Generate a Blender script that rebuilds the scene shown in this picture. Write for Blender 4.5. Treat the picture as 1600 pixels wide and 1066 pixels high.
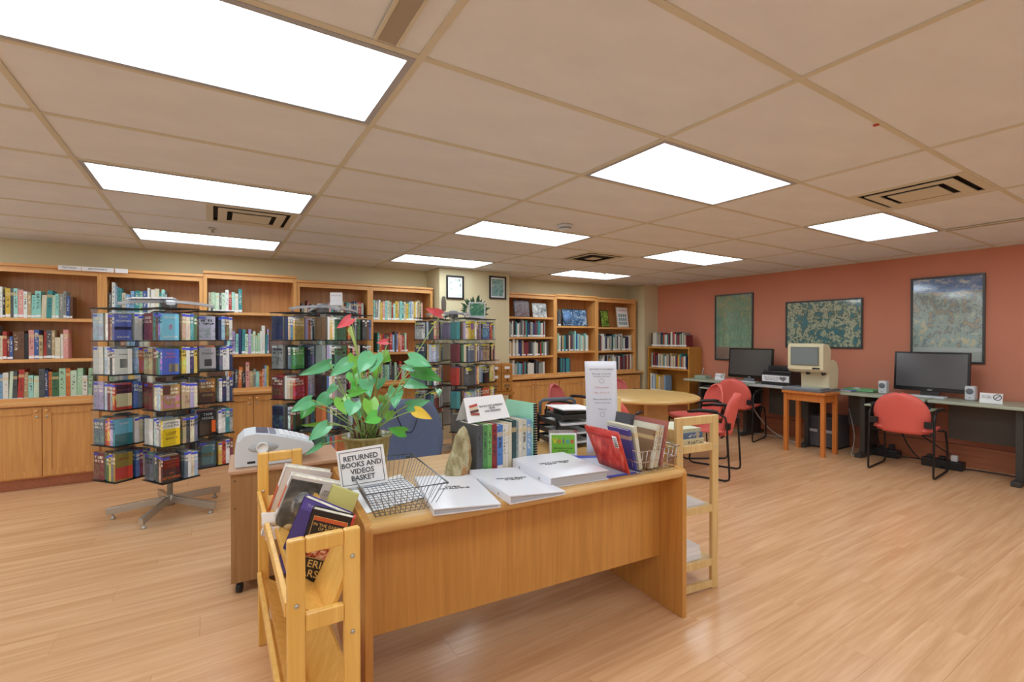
import bpy, math, random
from mathutils import Vector, Matrix

# ------------------------------------------------------------------ scene, camera, light, exposure
for o in list(bpy.data.objects): bpy.data.objects.remove(o)
scn = bpy.context.scene
col = scn.collection
PI = math.pi; R = math.radians
CAMZ = 1.395; FOC = 743.2; YAW = .5607; PITCH = -.0078
cam = bpy.data.cameras.new('camera'); cam.sensor_width = 36; cam.lens = FOC / 1600 * 36; cam.clip_start = .05
camo = bpy.data.objects.new('camera', cam); col.objects.link(camo)
camo.location = (0, 0, CAMZ); camo.rotation_euler = (PI/2 + PITCH, 0, -YAW)
scn.camera = camo
scn.view_settings.view_transform = 'Standard'; scn.view_settings.look = 'None'
scn.view_settings.gamma = 1; scn.view_settings.use_curve_mapping = False
scn.view_settings.exposure = 0.42
LAMP = 6.0                                           # fluorescent panel radiance
wd = bpy.data.worlds.new('world'); scn.world = wd; wd.use_nodes = True
wd.node_tree.nodes['Background'].inputs[0].default_value = (.9, .93, 1, 1)
wd.node_tree.nodes['Background'].inputs[1].default_value = .3
try:
    scn.cycles.max_bounces = 10; scn.cycles.diffuse_bounces = 5; scn.cycles.transparent_max_bounces = 24
    scn.cycles.use_denoising = True
except Exception: pass

# pixel -> world helpers: rays of the photograph's own camera met with real planes
_F = Vector((math.sin(YAW)*math.cos(PITCH), math.cos(YAW)*math.cos(PITCH), math.sin(PITCH)))
_Rt = Vector((math.cos(YAW), -math.sin(YAW), 0)); _U = _Rt.cross(_F)
def ray(px, py): return _F + _Rt*((px-800)/FOC) + _U*((533-py)/FOC)
def PZ(px, py, z):
    d = ray(px, py); t = (z-CAMZ)/d.z; return Vector((d.x*t, d.y*t, z))
def PX(px, py, X):
    d = ray(px, py); t = X/d.x; return Vector((X, d.y*t, CAMZ+d.z*t))
def PY(px, py, Y):
    d = ray(px, py); t = Y/d.y; return Vector((d.x*t, Y, CAMZ+d.z*t))
def PD(px, py, depth): return ray(px, py)*depth + Vector((0, 0, CAMZ))

# ------------------------------------------------------------------ materials
def lin(c):
    if isinstance(c, str):
        c = c.lstrip('#'); c = [int(c[i:i+2], 16)/255 for i in (0, 2, 4)]
    return tuple((x/12.92 if x <= .04045 else ((x+.055)/1.055)**2.4) for x in c[:3]) + (1,)
_M = {}
class NT:
    def __init__(s, m): s.t = m.node_tree; s.n = s.t.nodes; s.l = s.t.links
    def new(s, ty, **kw):
        n = s.n.new(ty)
        for k, v in kw.items(): setattr(n, k, v)
        return n
    def link(s, a, b): s.l.new(a, b)
    def math(s, op, a, b=None, c=None):
        n = s.n.new('ShaderNodeMath'); n.operation = op
        for i, v in enumerate((a, b, c)):
            if v is None: continue
            if isinstance(v, (int, float)): n.inputs[i].default_value = v
            else: s.l.new(v, n.inputs[i])
        return n.outputs[0]
    def mix(s, f, a, b, mode='MIX'):
        n = s.n.new('ShaderNodeMix'); n.data_type = 'RGBA'; n.blend_type = mode
        for i, v in ((0, f), (6, a), (7, b)):
            if isinstance(v, (int, float)): n.inputs[i].default_value = v
            elif isinstance(v, tuple): n.inputs[i].default_value = v
            else: s.l.new(v, n.inputs[i])
        return n.outputs[2]
    def ramp(s, f, stops, interp='LINEAR'):
        n = s.n.new('ShaderNodeValToRGB'); n.color_ramp.interpolation = interp
        e = n.color_ramp.elements
        while len(e) < len(stops): e.new(1)
        for k, (p, c) in enumerate(stops): e[k].position = p; e[k].color = lin(c)
        s.l.new(f, n.inputs[0]); return n.outputs[0]
    def coord(s, kind='Object', scale=(1, 1, 1), rot=(0, 0, 0), loc=None):
        c = s.n.new('ShaderNodeTexCoord'); m = s.n.new('ShaderNodeMapping')
        m.inputs['Scale'].default_value = scale; m.inputs['Rotation'].default_value = rot
        if loc is not None: s.l.new(loc, m.inputs['Location'])
        s.l.new(c.outputs[kind], m.inputs[0]); return m.outputs[0]
    def noise(s, v, scale=5, detail=3, rough=.5, dist=0):
        n = s.n.new('ShaderNodeTexNoise'); n.inputs['Scale'].default_value = scale
        n.inputs['Detail'].default_value = detail; n.inputs['Roughness'].default_value = rough
        n.inputs['Distortion'].default_value = dist; s.l.new(v, n.inputs['Vector']); return n.outputs[0]
def mat(name, c='#888888', rough=.5, metal=0, spec=None, alpha=None, trans=0, emit=None, coat=0):
    if name in _M: return _M[name]
    m = bpy.data.materials.new(name); m.use_nodes = True; b = m.node_tree.nodes['Principled BSDF']
    b.inputs['Base Color'].default_value = lin(c); b.inputs['Roughness'].default_value = rough
    b.inputs['Metallic'].default_value = metal
    if spec is not None: b.inputs['Specular IOR Level'].default_value = spec
    if trans: b.inputs['Transmission Weight'].default_value = trans
    if coat: b.inputs['Coat Weight'].default_value = coat; b.inputs['Coat Roughness'].default_value = .15
    if emit: b.inputs['Emission Color'].default_value = lin(c); b.inputs['Emission Strength'].default_value = emit
    _M[name] = m; return m
def nmat(name, fn, rough=.5, metal=0, bump=None, **kw):
    if name in _M: return _M[name]
    m = mat(name, '#888888', rough, metal, **kw); t = NT(m); b = m.node_tree.nodes['Principled BSDF']
    r = fn(t)
    if isinstance(r, tuple):
        r, h = r; bp = t.new('ShaderNodeBump'); bp.inputs['Strength'].default_value = bump or .1
        bp.inputs['Distance'].default_value = .01; t.link(h, bp.inputs['Height']); t.link(bp.outputs[0], b.inputs['Normal'])
    t.link(r, b.inputs['Base Color']); return m
def wood(name, dark, light, axis='Z', rough=.38, fine=26, coat=.15, depth=1.0):
    sc = {'X': (1.2, fine, fine), 'Y': (fine, 1.2, fine), 'Z': (fine, fine, 1.2)}[axis]
    def fn(t):
        v = t.coord('Object', sc); oi = t.new('ShaderNodeObjectInfo')
        cc = t.new('ShaderNodeVectorMath', operation='ADD'); t.link(v, cc.inputs[0])
        t.link(oi.outputs['Random'], cc.inputs[1]); v = cc.outputs[0]
        n = t.noise(v, 1.0, 5, .6, 1.2)
        c = t.ramp(n, [(.3, dark), (.7, light)])
        return c, n
    return nmat(name, fn, rough, bump=.04, coat=coat)
def acrylic(name='clear_acrylic', tint='#f6f8f8', fac=.95):
    if name in _M: return _M[name]
    m = bpy.data.materials.new(name); m.use_nodes = True; t = NT(m); t.n.clear()
    out = t.new('ShaderNodeOutputMaterial'); mx = t.new('ShaderNodeMixShader')
    tr = t.new('ShaderNodeBsdfTransparent'); tr.inputs[0].default_value = lin(tint)
    gl = t.new('ShaderNodeBsdfGlossy'); gl.inputs[0].default_value = (.9, .92, .94, 1); gl.inputs[1].default_value = .08
    mx.inputs[0].default_value = 1-fac
    t.link(tr.outputs[0], mx.inputs[1]); t.link(gl.outputs[0], mx.inputs[2]); t.link(mx.outputs[0], out.inputs[0])
    _M[name] = m; return m

# ------------------------------------------------------------------ mesh builder
class MB:
    def __init__(s): s.v = []; s.f = []; s.m = []; s.sm = []
    def add(s, vs, fs, mi=0, M=None, smooth=False):
        k = len(s.v)
        s.v += [(M @ Vector(v)) if M is not None else Vector(v) for v in vs]
        s.f += [tuple(i+k for i in f) for f in fs]; s.m += [mi]*len(fs); s.sm += [smooth]*len(fs)
        return s
    def box(s, x0, x1, y0, y1, z0, z1, mi=0, M=None):
        v = [(x0,y0,z0),(x1,y0,z0),(x1,y1,z0),(x0,y1,z0),(x0,y0,z1),(x1,y0,z1),(x1,y1,z1),(x0,y1,z1)]
        return s.add(v, [(0,3,2,1),(4,5,6,7),(0,1,5,4),(1,2,6,5),(2,3,7,6),(3,0,4,7)], mi, M)
    def bar(s, a, b, w, h, mi=0, up=(0, 0, 1)):
        a = Vector(a); b = Vector(b); d = (b-a); L = d.length; d.normalize(); up = Vector(up)
        if abs(d.dot(up)) > .98: up = Vector((0, 1, 0))
        x = d.cross(up).normalized(); z = x.cross(d)
        M = Matrix((x, d, z)).transposed().to_4x4(); M.translation = a
        return s.box(-w/2, w/2, 0, L, -h/2, h/2, mi, M)
    def tube(s, pts, r, n=8, mi=0, closed=False, caps=True):
        pts = [Vector(p) for p in pts]; N = len(pts); rs = r if isinstance(r, (list, tuple)) else [r]*N
        vs = []; prev = None
        for i, p in enumerate(pts):
            if closed: d = pts[(i+1) % N]-pts[i-1]
            else: d = pts[min(i+1, N-1)]-pts[max(i-1, 0)]
            d.normalize()
            if prev is None:
                u = d.cross(Vector((0, 0, 1)))
                if u.length < .05: u = d.cross(Vector((0, 1, 0)))
            else: u = prev - d*prev.dot(d)
            u.normalize(); prev = u; w = d.cross(u)
            for k in range(n):
                a = 2*PI*k/n; vs.append(p+(u*math.cos(a)+w*math.sin(a))*rs[i])
        fs = []
        for i in range(N if closed else N-1):
            j = (i+1) % N
            for k in range(n):
                fs.append((i*n+k, i*n+(k+1) % n, j*n+(k+1) % n, j*n+k))
        s.add(vs, fs, mi, smooth=True)
        if caps and not closed:
            b = len(s.v)-len(vs)
            s.f += [tuple(b+k for k in range(n))[::-1], tuple(b+(N-1)*n+k for k in range(n))]; s.m += [mi]*2; s.sm += [False]*2
        return s
    def lathe(s, prof, n=24, mi=0, M=None, smooth=True):
        vs = []; fs = []
        for (r, z) in prof:
            for k in range(n):
                a = 2*PI*k/n; vs.append((r*math.cos(a), r*math.sin(a), z))
        for i in range(len(prof)-1):
            for k in range(n): fs.append((i*n+k, i*n+(k+1) % n, (i+1)*n+(k+1) % n, (i+1)*n+k))
        fs.append(tuple(range(n))[::-1]); fs.append(tuple((len(prof)-1)*n+k for k in range(n)))
        return s.add(vs, fs, mi, M, smooth)
    def prism(s, poly, z0, z1, mi=0, M=None):
        n = len(poly); vs = [(x, y, z0) for x, y in poly]+[(x, y, z1) for x, y in poly]
        fs = [tuple(range(n))[::-1], tuple(range(n, 2*n))]+[(i, (i+1) % n, n+(i+1) % n, n+i) for i in range(n)]
        return s.add(vs, fs, mi, M)
    def grid(s, fn, nu, nv, mi=0, smooth=True):
        vs = [fn(i/nu, j/nv) for i in range(nu+1) for j in range(nv+1)]
        fs = [(i*(nv+1)+j, (i+1)*(nv+1)+j, (i+1)*(nv+1)+j+1, i*(nv+1)+j+1) for i in range(nu) for j in range(nv)]
        return s.add(vs, fs, mi, smooth=smooth)
    def mesh(s, name, mats):
        me = bpy.data.meshes.new(name); me.from_pydata([tuple(v) for v in s.v], [], s.f)
        for m in (mats if isinstance(mats, (list, tuple)) else [mats]): me.materials.append(m)
        me.polygons.foreach_set('material_index', s.m); me.polygons.foreach_set('use_smooth', s.sm); me.update()
        return me
    def build(s, name, mats, parent=None, bevel=0, seg=2, **tags):
        o = bpy.data.objects.new(name, s.mesh(name, mats)); col.objects.link(o)
        if parent is not None: o.parent = parent
        if bevel:
            b = o.modifiers.new('bevel', 'BEVEL'); b.width = bevel; b.segments = seg; b.limit_method = 'ANGLE'; b.angle_limit = R(50)
        for k, v in tags.items(): o[k] = v
        return o
def shell(o, t, off=0):
    m = o.modifiers.new('thickness', 'SOLIDIFY'); m.thickness = t; m.offset = off; return o
def RZ(a, loc=(0, 0, 0)): return Matrix.Translation(loc) @ Matrix.Rotation(a, 4, 'Z')
def thing(name, label, cat, loc=(0, 0, 0), rz=0, group=None):
    o = bpy.data.objects.new(name, None); col.objects.link(o); o.empty_display_size = .1
    o.location = loc; o.rotation_euler = (0, 0, rz); o['label'] = label; o['category'] = cat
    if group: o['group'] = group
    return o
def tag(o, label, cat, group=None):
    o['label'] = label; o['category'] = cat
    if group: o['group'] = group
    return o
def struct(o): o['kind'] = 'structure'; return o
def text(body, size, m, parent, M, name='lettering', align='CENTER', ext=.0004, bold=0, sx=1):
    c = bpy.data.curves.new(name, 'FONT'); c.body = body; c.size = size; c.align_x = align; c.align_y = 'CENTER'
    c.extrude = ext; c.offset = bold; c.resolution_u = 2; c.space_line = .95
    c.materials.append(m); tmp = bpy.data.objects.new(name, c)
    me = bpy.data.meshes.new_from_object(tmp); me.name = name; bpy.data.objects.remove(tmp)
    if not me.materials: me.materials.append(m)
    o = bpy.data.objects.new(name, me); col.objects.link(o)
    if parent is not None: o.parent = parent
    o.matrix_local = M @ Matrix.Scale(sx, 4, (1, 0, 0)); return o
def face_M(loc, xdir, updir):
    x = Vector(xdir).normalized(); u = Vector(updir).normalized(); z = x.cross(u).normalized(); u = z.cross(x)
    M = Matrix((x, u, z)).transposed().to_4x4(); M.translation = Vector(loc); return M
ORD = ['first','second','third','fourth','fifth','sixth','seventh','eighth','ninth','tenth','eleventh','twelfth','thirteenth','fourteenth','fifteenth','sixteenth','seventeenth','eighteenth','nineteenth','twentieth']
def ordn(i):
    if i < 20: return ORD[i]
    t = {2: 'twenty', 3: 'thirty', 4: 'forty'}[(i+1)//10]
    return {2: 'twentieth', 3: 'thirtieth', 4: 'fortieth'}[(i+1)//10] if (i+1) % 10 == 0 else t+'-'+ORD[(i+1) % 10-1]

# palette of materials
W_CASE = wood('oak_veneer', '#c88c4e', '#e0a863', 'Z')
W_CASEX = wood('oak_veneer_across', '#d09454', '#e8b271', 'X')
W_BACK = wood('oak_back_panel', '#c08650', '#d89e62', 'Z')
W_DESK = wood('desk_oak', '#be8440', '#d49a50', 'Z', .33)
W_DESKT = wood('desk_top_oak', '#c99a58', '#dcb273', 'X', .3)
W_CART = wood('honey_maple', '#dba64c', '#efc06a', 'Z', .32)
W_CARTL = wood('pale_maple', '#d3b174', '#e6c98f', 'Z', .35)
W_TABLE = wood('maple_tabletop', '#d0a761', '#dcb874', 'X', .35)
W_RED = wood('orange_pine', '#b9692a', '#d6853f', 'Z', .4)
W_WALNUT = wood('brown_laminate', '#94693f', '#a97f52', 'Z', .45, coat=0)
CHROME = mat('chrome', '#c9cbd0', .18, 1)
STEEL = mat('brushed_steel', '#c2beb6', .32, .75)
BLACK = mat('black_plastic', '#1b1b1d', .4)
BLACKM = mat('black_metal', '#201f22', .35, .3)
GREYP = mat('grey_plastic', '#8f9296', .45)
WHITEP = mat('white_plastic', '#d3d8df', .35)
PAPER = mat('white_paper', '#f1f1f4', .75)
CREAM = mat('cream_plastic', '#ddd6b4', .45)
RED = mat('coral_red_fabric', '#df665c', .55)
MAROON = mat('dusty_red_fabric', '#c46460', .7)
NAVY = nmat('blue_grey_fabric', lambda t: t.ramp(t.noise(t.coord('Object', (1, 1, 1)), 300, 2), [(.3, '#5a6684'), (.7, '#73809e')]), .9)
INK = mat('black_ink', '#222226', .7)
GREYINK = mat('grey_ink', '#77777d', .8)
WIRE = mat('grey_wire', '#8c9096', .3, .8)
DESKG = mat('sage_laminate', '#a9b3a0', .4)
CHAR = mat('charcoal_panel', '#5a5652', .55)

# ------------------------------------------------------------------ the room
XR, YB, ZC = 6.93, 6.42, 2.339
XL, YF = -3.2, -3.4
GX, GY = 1.818, 1.5285
beige = nmat('beige_paint', lambda t: t.ramp(t.noise(t.coord('Object'), 1.2, 2), [(.3, '#d2c6a0'), (.7, '#dacfab')]), .7)
redp = nmat('terracotta_paint', lambda t: t.ramp(t.noise(t.coord('Object'), 1.0, 2), [(.3, '#cc8268'), (.7, '#d38c73')]), .6)
struct(MB().box(XL-.1, XR+.1, YB, YB+.1, 0, ZC+.1).build('wall_back', beige))
struct(MB().box(XR, XR+.1, YF, YB, 0, ZC+.1).build('wall_right', redp))
white_p = mat('white_paint', '#e4e6e6', .7)  # unseen left and rear walls made white for more neutral bounce light
struct(MB().box(XL-.1, XL, YF, YB, 0, ZC+.1).build('wall_left', white_p))
struct(MB().box(XL-.1, XR+.1, YF-.1, YF, 0, ZC+.1).build('wall_front', white_p))
struct(MB().box(2.59, 3.70, 5.97, YB, 0, ZC).build('wall_column', beige))
struct(MB().box(6.58, XR, 5.99, YB, 0, ZC).build('wall_pilaster', beige))
brownb = wood('stained_baseboard', '#a66445', '#bd7654', 'Y', .45)
bb = struct(MB().box(XR-.03, XR, YF, 5.98, 0, .2).build('baseboard_right', brownb))
MB().box(XR-.045, XR, YF, 5.98, .2, .222).build('ledge', brownb, bb)
struct(MB().box(XL, XL+.015, YF, YB, 0, .1).build('baseboard_left', brownb))

# floor: subfloor slab and laminate planks laid along X
def floor_fn(t):
    oi = t.new('ShaderNodeObjectInfo'); g = t.new('ShaderNodeNewGeometry')
    vm = t.new('ShaderNodeVectorMath', operation='MULTIPLY'); t.link(g.outputs['Position'], vm.inputs[0]); vm.inputs[1].default_value = (.9, 17, 1)
    ad = t.new('ShaderNodeVectorMath', operation='ADD'); t.link(vm.outputs[0], ad.inputs[0])
    sc = t.math('MULTIPLY', oi.outputs['Random'], 1.2); t.link(sc, ad.inputs[1])
    n = t.noise(ad.outputs[0], 1.0, 4, .62, .8)
    c = t.ramp(n, [(.22, '#c6956a'), (.42, '#d5a87c'), (.58, '#dfb389'), (.8, '#e9c29b')])
    v2 = t.new('ShaderNodeVectorMath', operation='MULTIPLY'); t.link(g.outputs['Position'], v2.inputs[0]); v2.inputs[1].default_value = (2.4, 60, 1)
    n2 = t.noise(v2.outputs[0], 1.0, 3, .5, .4)
    c = t.mix(t.math('MULTIPLY', t.math('SUBTRACT', n2, .35), .6), c, lin('#b87c52'))
    return c
FLOOR = nmat('laminate_floor', floor_fn, .26)
flo = struct(MB().box(XL-.1, XR+.1, YF-.1, YB+.1, -.06, -.012).build('floor', mat('subfloor', '#6a4a2e', .8)))
PL, PW = 1.28, .195
plank_me = MB().box(0, 1, 0, 1, -.012, 0).mesh('floor_plank', FLOOR)
planks = []
j = 0; y = YF
while y < YB:
    y1 = min(y+PW, YB); x = XL-((j*.437) % 1)*PL
    while x < XR:
        a, b = max(x, XL), min(x+PL, XR)
        if b-a > .03: planks.append((a, b, y, y1))
        x += PL
    y += PW; j += 1
def seen(p):
    for X in (p[0], (p[0]+p[1])/2, p[1]):
        for Y in (p[2], p[3]):
            d = X*_F.x+Y*_F.y; s = X*_Rt.x+Y*_Rt.y
            if d > .3 and abs(s)/d < 1.12 and d > 1.6: return True
    return False
planks.sort(key=lambda p: (not seen(p), ((p[0]+p[1])/2)**2+((p[2]+p[3])/2)**2))
for k, (a, b, c, d) in enumerate(planks[:290]):
    o = bpy.data.objects.new('floor_plank', plank_me); o.location = (a, c, 0); o.scale = (b-a-.0008, d-c-.0008, 1)
    o.parent = flo; col.objects.link(o)
rest = MB()
for (a, b, c, d) in planks[290:]: rest.box(a, b-.0008, c, d-.0008, -.012, 0)
rest.build('floor_planks', FLOOR, flo, kind='stuff')

# ceiling: slab, lay-in tiles, tee grid
ceil = struct(MB().box(XL-.1, XR+.1, YF-.1, YB+.1, ZC+.03, ZC+.1).build('ceiling', mat('ceiling_slab', '#8d8378', .9)))
TILE = nmat('ceiling_tile', lambda t: (t.ramp(t.noise(t.coord('Object', (1, 1, 1)), 3, 3), [(.3, '#dfe4ec'), (.7, '#e6ebf2')]), t.noise(t.coord('Object', (1.2, .6, 1)), 260, 2)), .9, bump=.1)
TEE = mat('ceiling_tee_paint', '#d2cdbb', .6)
DARKV = mat('soot_dark', '#2a2624', .8)
SLOT = mat('slot_shadow_metal', '#a69b8c', .7)
tile_me = MB().box(0, 1, 0, 1, 0, .012).mesh('ceiling_tile', TILE)
lights = [(u, v) for u in (-4, -2, 0, 2) for v in (-6, -3, 0, 3, 6)]  # seen grid, plus unseen panels added behind and at left to light the room
vents = {(-2, 4): 'a', (1, -1): 'b', (1, 4): 'c'}
u0, u1 = -5, 4
for u in range(u0, u1+1):
    for v in range(-9, 9):
        a, b = GX+1.22*u, GX+1.22*(u+1); c, d = GY+.61*v, GY+.61*(v+1)
        a, b = max(a, XL), min(b, XR); c, d = max(c, YF), min(d, YB)
        if b-a < .02 or d-c < .02 or (u, v) in lights or (u, v) in vents: continue
        o = bpy.data.objects.new('ceiling_tile', tile_me); col.objects.link(o); o.parent = ceil
        o.location = (a+.006, c+.006, ZC+.003); o.scale = (b-a-.012, d-c-.012, 1)
for u in range(u0, u1+2):
    X = GX+1.22*u
    if XL < X < XR: MB().box(X-.012, X+.012, YF, YB, ZC-.003, ZC+.006).build('ceiling_tee', TEE, ceil)
for v in range(-9, 10):
    Y = GY+.61*v
    if YF < Y < YB: MB().box(XL, XR, Y-.012, Y+.012, ZC-.0025, ZC+.0055).build('ceiling_tee', TEE, ceil)
for X0, X1, Y0, Y1 in ((XL, XR, YB-.022, YB), (XR-.022, XR, YF, YB), (XL, XL+.022, YF, YB)):
    MB().box(X0, X1, Y0, Y1, ZC-.004, ZC+.005).build('wall_angle', TEE, ceil)

def lens_fn():
    m = bpy.data.materials.new('prismatic_lens'); m.use_nodes = True; t = NT(m); t.n.clear()
    out = t.new('ShaderNodeOutputMaterial'); e = t.new('ShaderNodeEmission')
    co = t.new('ShaderNodeTexCoord'); sp = t.new('ShaderNodeSeparateXYZ'); t.link(co.outputs['Object'], sp.inputs[0])
    def rid(o):
        f = t.math('FRACT', t.math('MULTIPLY', o, 60.)); return t.math('ABSOLUTE', t.math('SUBTRACT', f, .5))
    g = t.math('MAXIMUM', rid(sp.outputs[0]), rid(sp.outputs[1]))
    s = t.math('SUBTRACT', 1.08, t.math('MULTIPLY', t.math('POWER', g, 3.), 2.6))
    st = t.math('MULTIPLY', s, LAMP)
    t.link(st, e.inputs[1]); e.inputs[0].default_value = (.86, .95, 1, 1); t.link(e.outputs[0], out.inputs[0])
    return m
LENS = lens_fn()
LFR = mat('light_frame_paint', '#a9acb4', .4)
names_v = {-6: 'added unseen rearmost row', -3: 'added row behind the camera', 0: 'nearest row', 3: 'middle row', 6: 'row nearest the bookcases'}
names_u = {-4: 'added far left line', -2: 'left line', 0: 'middle line', 2: 'right line'}
for (u, v) in lights:
    x, y = GX+1.22*u, GY+.61*v
    if x+.3 < XL or y < YF or x < XL: continue
    t_ = thing('ceiling_light', f'bright fluorescent ceiling panel, {names_v[v]}, {names_u[u]} of panels', 'ceiling light', (x+.61, y+.305, ZC), 0, 'fluorescent ceiling panels')
    f = MB(); w, h = .597, .292
    f.box(-w, w, -h, -h+.024, -.004, .02).box(-w, w, h-.024, h, -.004, .02).box(-w, -w+.024, -h+.024, h-.024, -.004, .02).box(w-.024, w, -h+.024, h-.024, -.004, .02)
    f.build('frame', LFR, t_)
    MB().box(-w+.024, w-.024, -h+.024, h-.024, .002, .008).build('diffuser', LENS, t_)

def vent(u, v, label, small=False):
    x, y = GX+1.22*u, GY+.61*v
    t_ = thing('air_vent', label, 'air vent', (x, y, ZC), 0, 'ceiling air vents')
    pan = MB(); cx, cy = 1.22-.34 if not small else .78, .305
    for a_, b_ in ((.006, cx-.3), (cx+.3, 1.214)): MB().box(a_, b_, .006, .604, 0, .014).build('panel', TILE, t_)
    fr = MB()
    for r0, r1, z in ((.3, .255, -.004), (.225, .165, -.010), (.13, .0, -.014)):
        if small and r1 == 0: r0 = .07
        if small and r0 == .225: r1 = .195
        if r1 == 0: fr.box(cx-r0, cx+r0, cy-r0, cy+r0, z, z+.006)
        else:
            fr.box(cx-r0, cx+r0, cy-r0, cy-r1, z, z+.006).box(cx-r0, cx+r0, cy+r1, cy+r0, z, z+.006)
            fr.box(cx-r0, cx-r1, cy-r1, cy+r1, z, z+.006).box(cx+r1, cx+r0, cy-r1, cy+r1, z, z+.006)
    fr.build('louvre_ring', TEE, t_)
    MB().box(cx-.29, cx+.29, cy-.29, cy+.29, .02, .028).build('duct_opening', DARKV, t_)
    so = MB(); rng = random.Random(u*7+v)
    for k in range(9):
        a = rng.uniform(0, 2*PI); q = rng.uniform(.13, .22)
        so.tube([(cx+q*math.cos(a), cy+q*math.sin(a), .012), (cx+q*math.cos(a+.3), cy+q*math.sin(a+.3), .004)], .006, 5)
    so.build('wire', DARKV, t_)
vent(-2, 4, 'square ceiling diffuser between the two left light panels')
vent(1, -1, 'large square ceiling diffuser at the right, beside the short light panel')
vent(1, 4, 'small sooty ceiling diffuser near the middle of the ceiling', True)
for (X, Y, L, lab) in ((5.47, 1.25, .56, 'dark ceiling slot vent at right edge beside the right light panel'), (5.46, 4.2, .5, 'narrow ceiling slot vent above the table, beyond the right light panels'), (.47, 1.25, .5, 'wide ceiling slot vent beside the large near light panel')):
    t_ = thing('slot_vent', lab, 'air vent', (X, Y, ZC), 0)
    MB().box(-.03, .03, -L/2, L/2, -.006, -.0035).build('slot', SLOT, t_)
    MB().box(-.04, -.03, -L/2, L/2, -.010, -.002).box(.03, .04, -L/2, L/2, -.010, -.002).build('rim', TEE, t_)
p = PZ(883, 352, ZC)
t_ = thing('smoke_detector', 'round white smoke detector on the ceiling by the middle light', 'smoke detector', p)
MB().lathe([(.065, 0), (.065, -.012), (.05, -.02), (.05, -.04), (.03, -.047)]).build('housing', WHITEP, t_); MB().lathe([(.052, -.022), (.052, -.034)], 20).build('grille', GREYP, t_)
for px, py, lab in ((332, 357, 'ceiling sprinkler head by the left light panels'), (945, 427, 'ceiling sprinkler head near the far right light panel')):
    t_ = thing('sprinkler_head', lab, 'sprinkler', PZ(px, py, ZC))
    MB().lathe([(.03, 0), (.03, -.006), (.01, -.012), (.008, -.03)]).build('body', STEEL, t_); MB().lathe([(.018, -.032), (.018, -.036)]).build('deflector', STEEL, t_)
tag(MB().lathe([(.012, -.003), (.012, -.006)]).build('ceiling_marker', mat('red_sticker', '#c8402c', .5)), 'tiny red sticker dot on the ceiling grid', 'sticker').location = PZ(1369, 194, ZC)

# ------------------------------------------------------------------ books
def spine_fn(t):
    oi = t.new('ShaderNodeObjectInfo'); co = t.new('ShaderNodeTexCoord'); sp = t.new('ShaderNodeSeparateXYZ'); t.link(co.outputs['Object'], sp.inputs[0])
    rnd = oi.outputs['Random']
    x, yy, z = sp.outputs
    cm = t.new('ShaderNodeCombineXYZ'); t.link(t.math('MULTIPLY', x, 2.2), cm.inputs[0]); t.link(t.math('MULTIPLY', yy, 9), cm.inputs[1]); t.link(t.math('MULTIPLY', z, 26), cm.inputs[2])
    ad = t.new('ShaderNodeVectorMath', operation='ADD'); t.link(cm.outputs[0], ad.inputs[0]); t.link(t.math('MULTIPLY', rnd, 90), ad.inputs[1])
    n = t.noise(ad.outputs[0], 1.0, 1, .5)
    ink = t.math('GREATER_THAN', n, .54)
    top = t.math('MULTIPLY', t.math('GREATER_THAN', z, .34), t.math('LESS_THAN', z, .9))
    side = t.math('MULTIPLY', t.math('GREATER_THAN', x, .25), t.math('LESS_THAN', x, .75))
    spn = t.math('LESS_THAN', yy, .02)
    f = t.math('MULTIPLY', t.math('MULTIPLY', ink, top), t.math('MULTIPLY', side, spn))
    dk = t.math('LESS_THAN', t.math('FRACT', t.math('MULTIPLY', rnd, 7.3)), .5)
    inkc = t.mix(dk, lin('#e9e2cf'), lin('#2b2b33'))
    c = t.mix(t.math('MULTIPLY', f, .75), oi.outputs['Color'], inkc)
    band = t.math('MULTIPLY', t.math('GREATER_THAN', t.math('FRACT', t.math('MULTIPLY', rnd, 13.7)), .6), t.math('LESS_THAN', t.math('ABSOLUTE', t.math('SUBTRACT', z, .8)), .05))
    c = t.mix(t.math('MULTIPLY', band, .6), c, lin('#d9c089'))
    return c
SPINE = nmat('book_cloth', spine_fn, .5)
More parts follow.
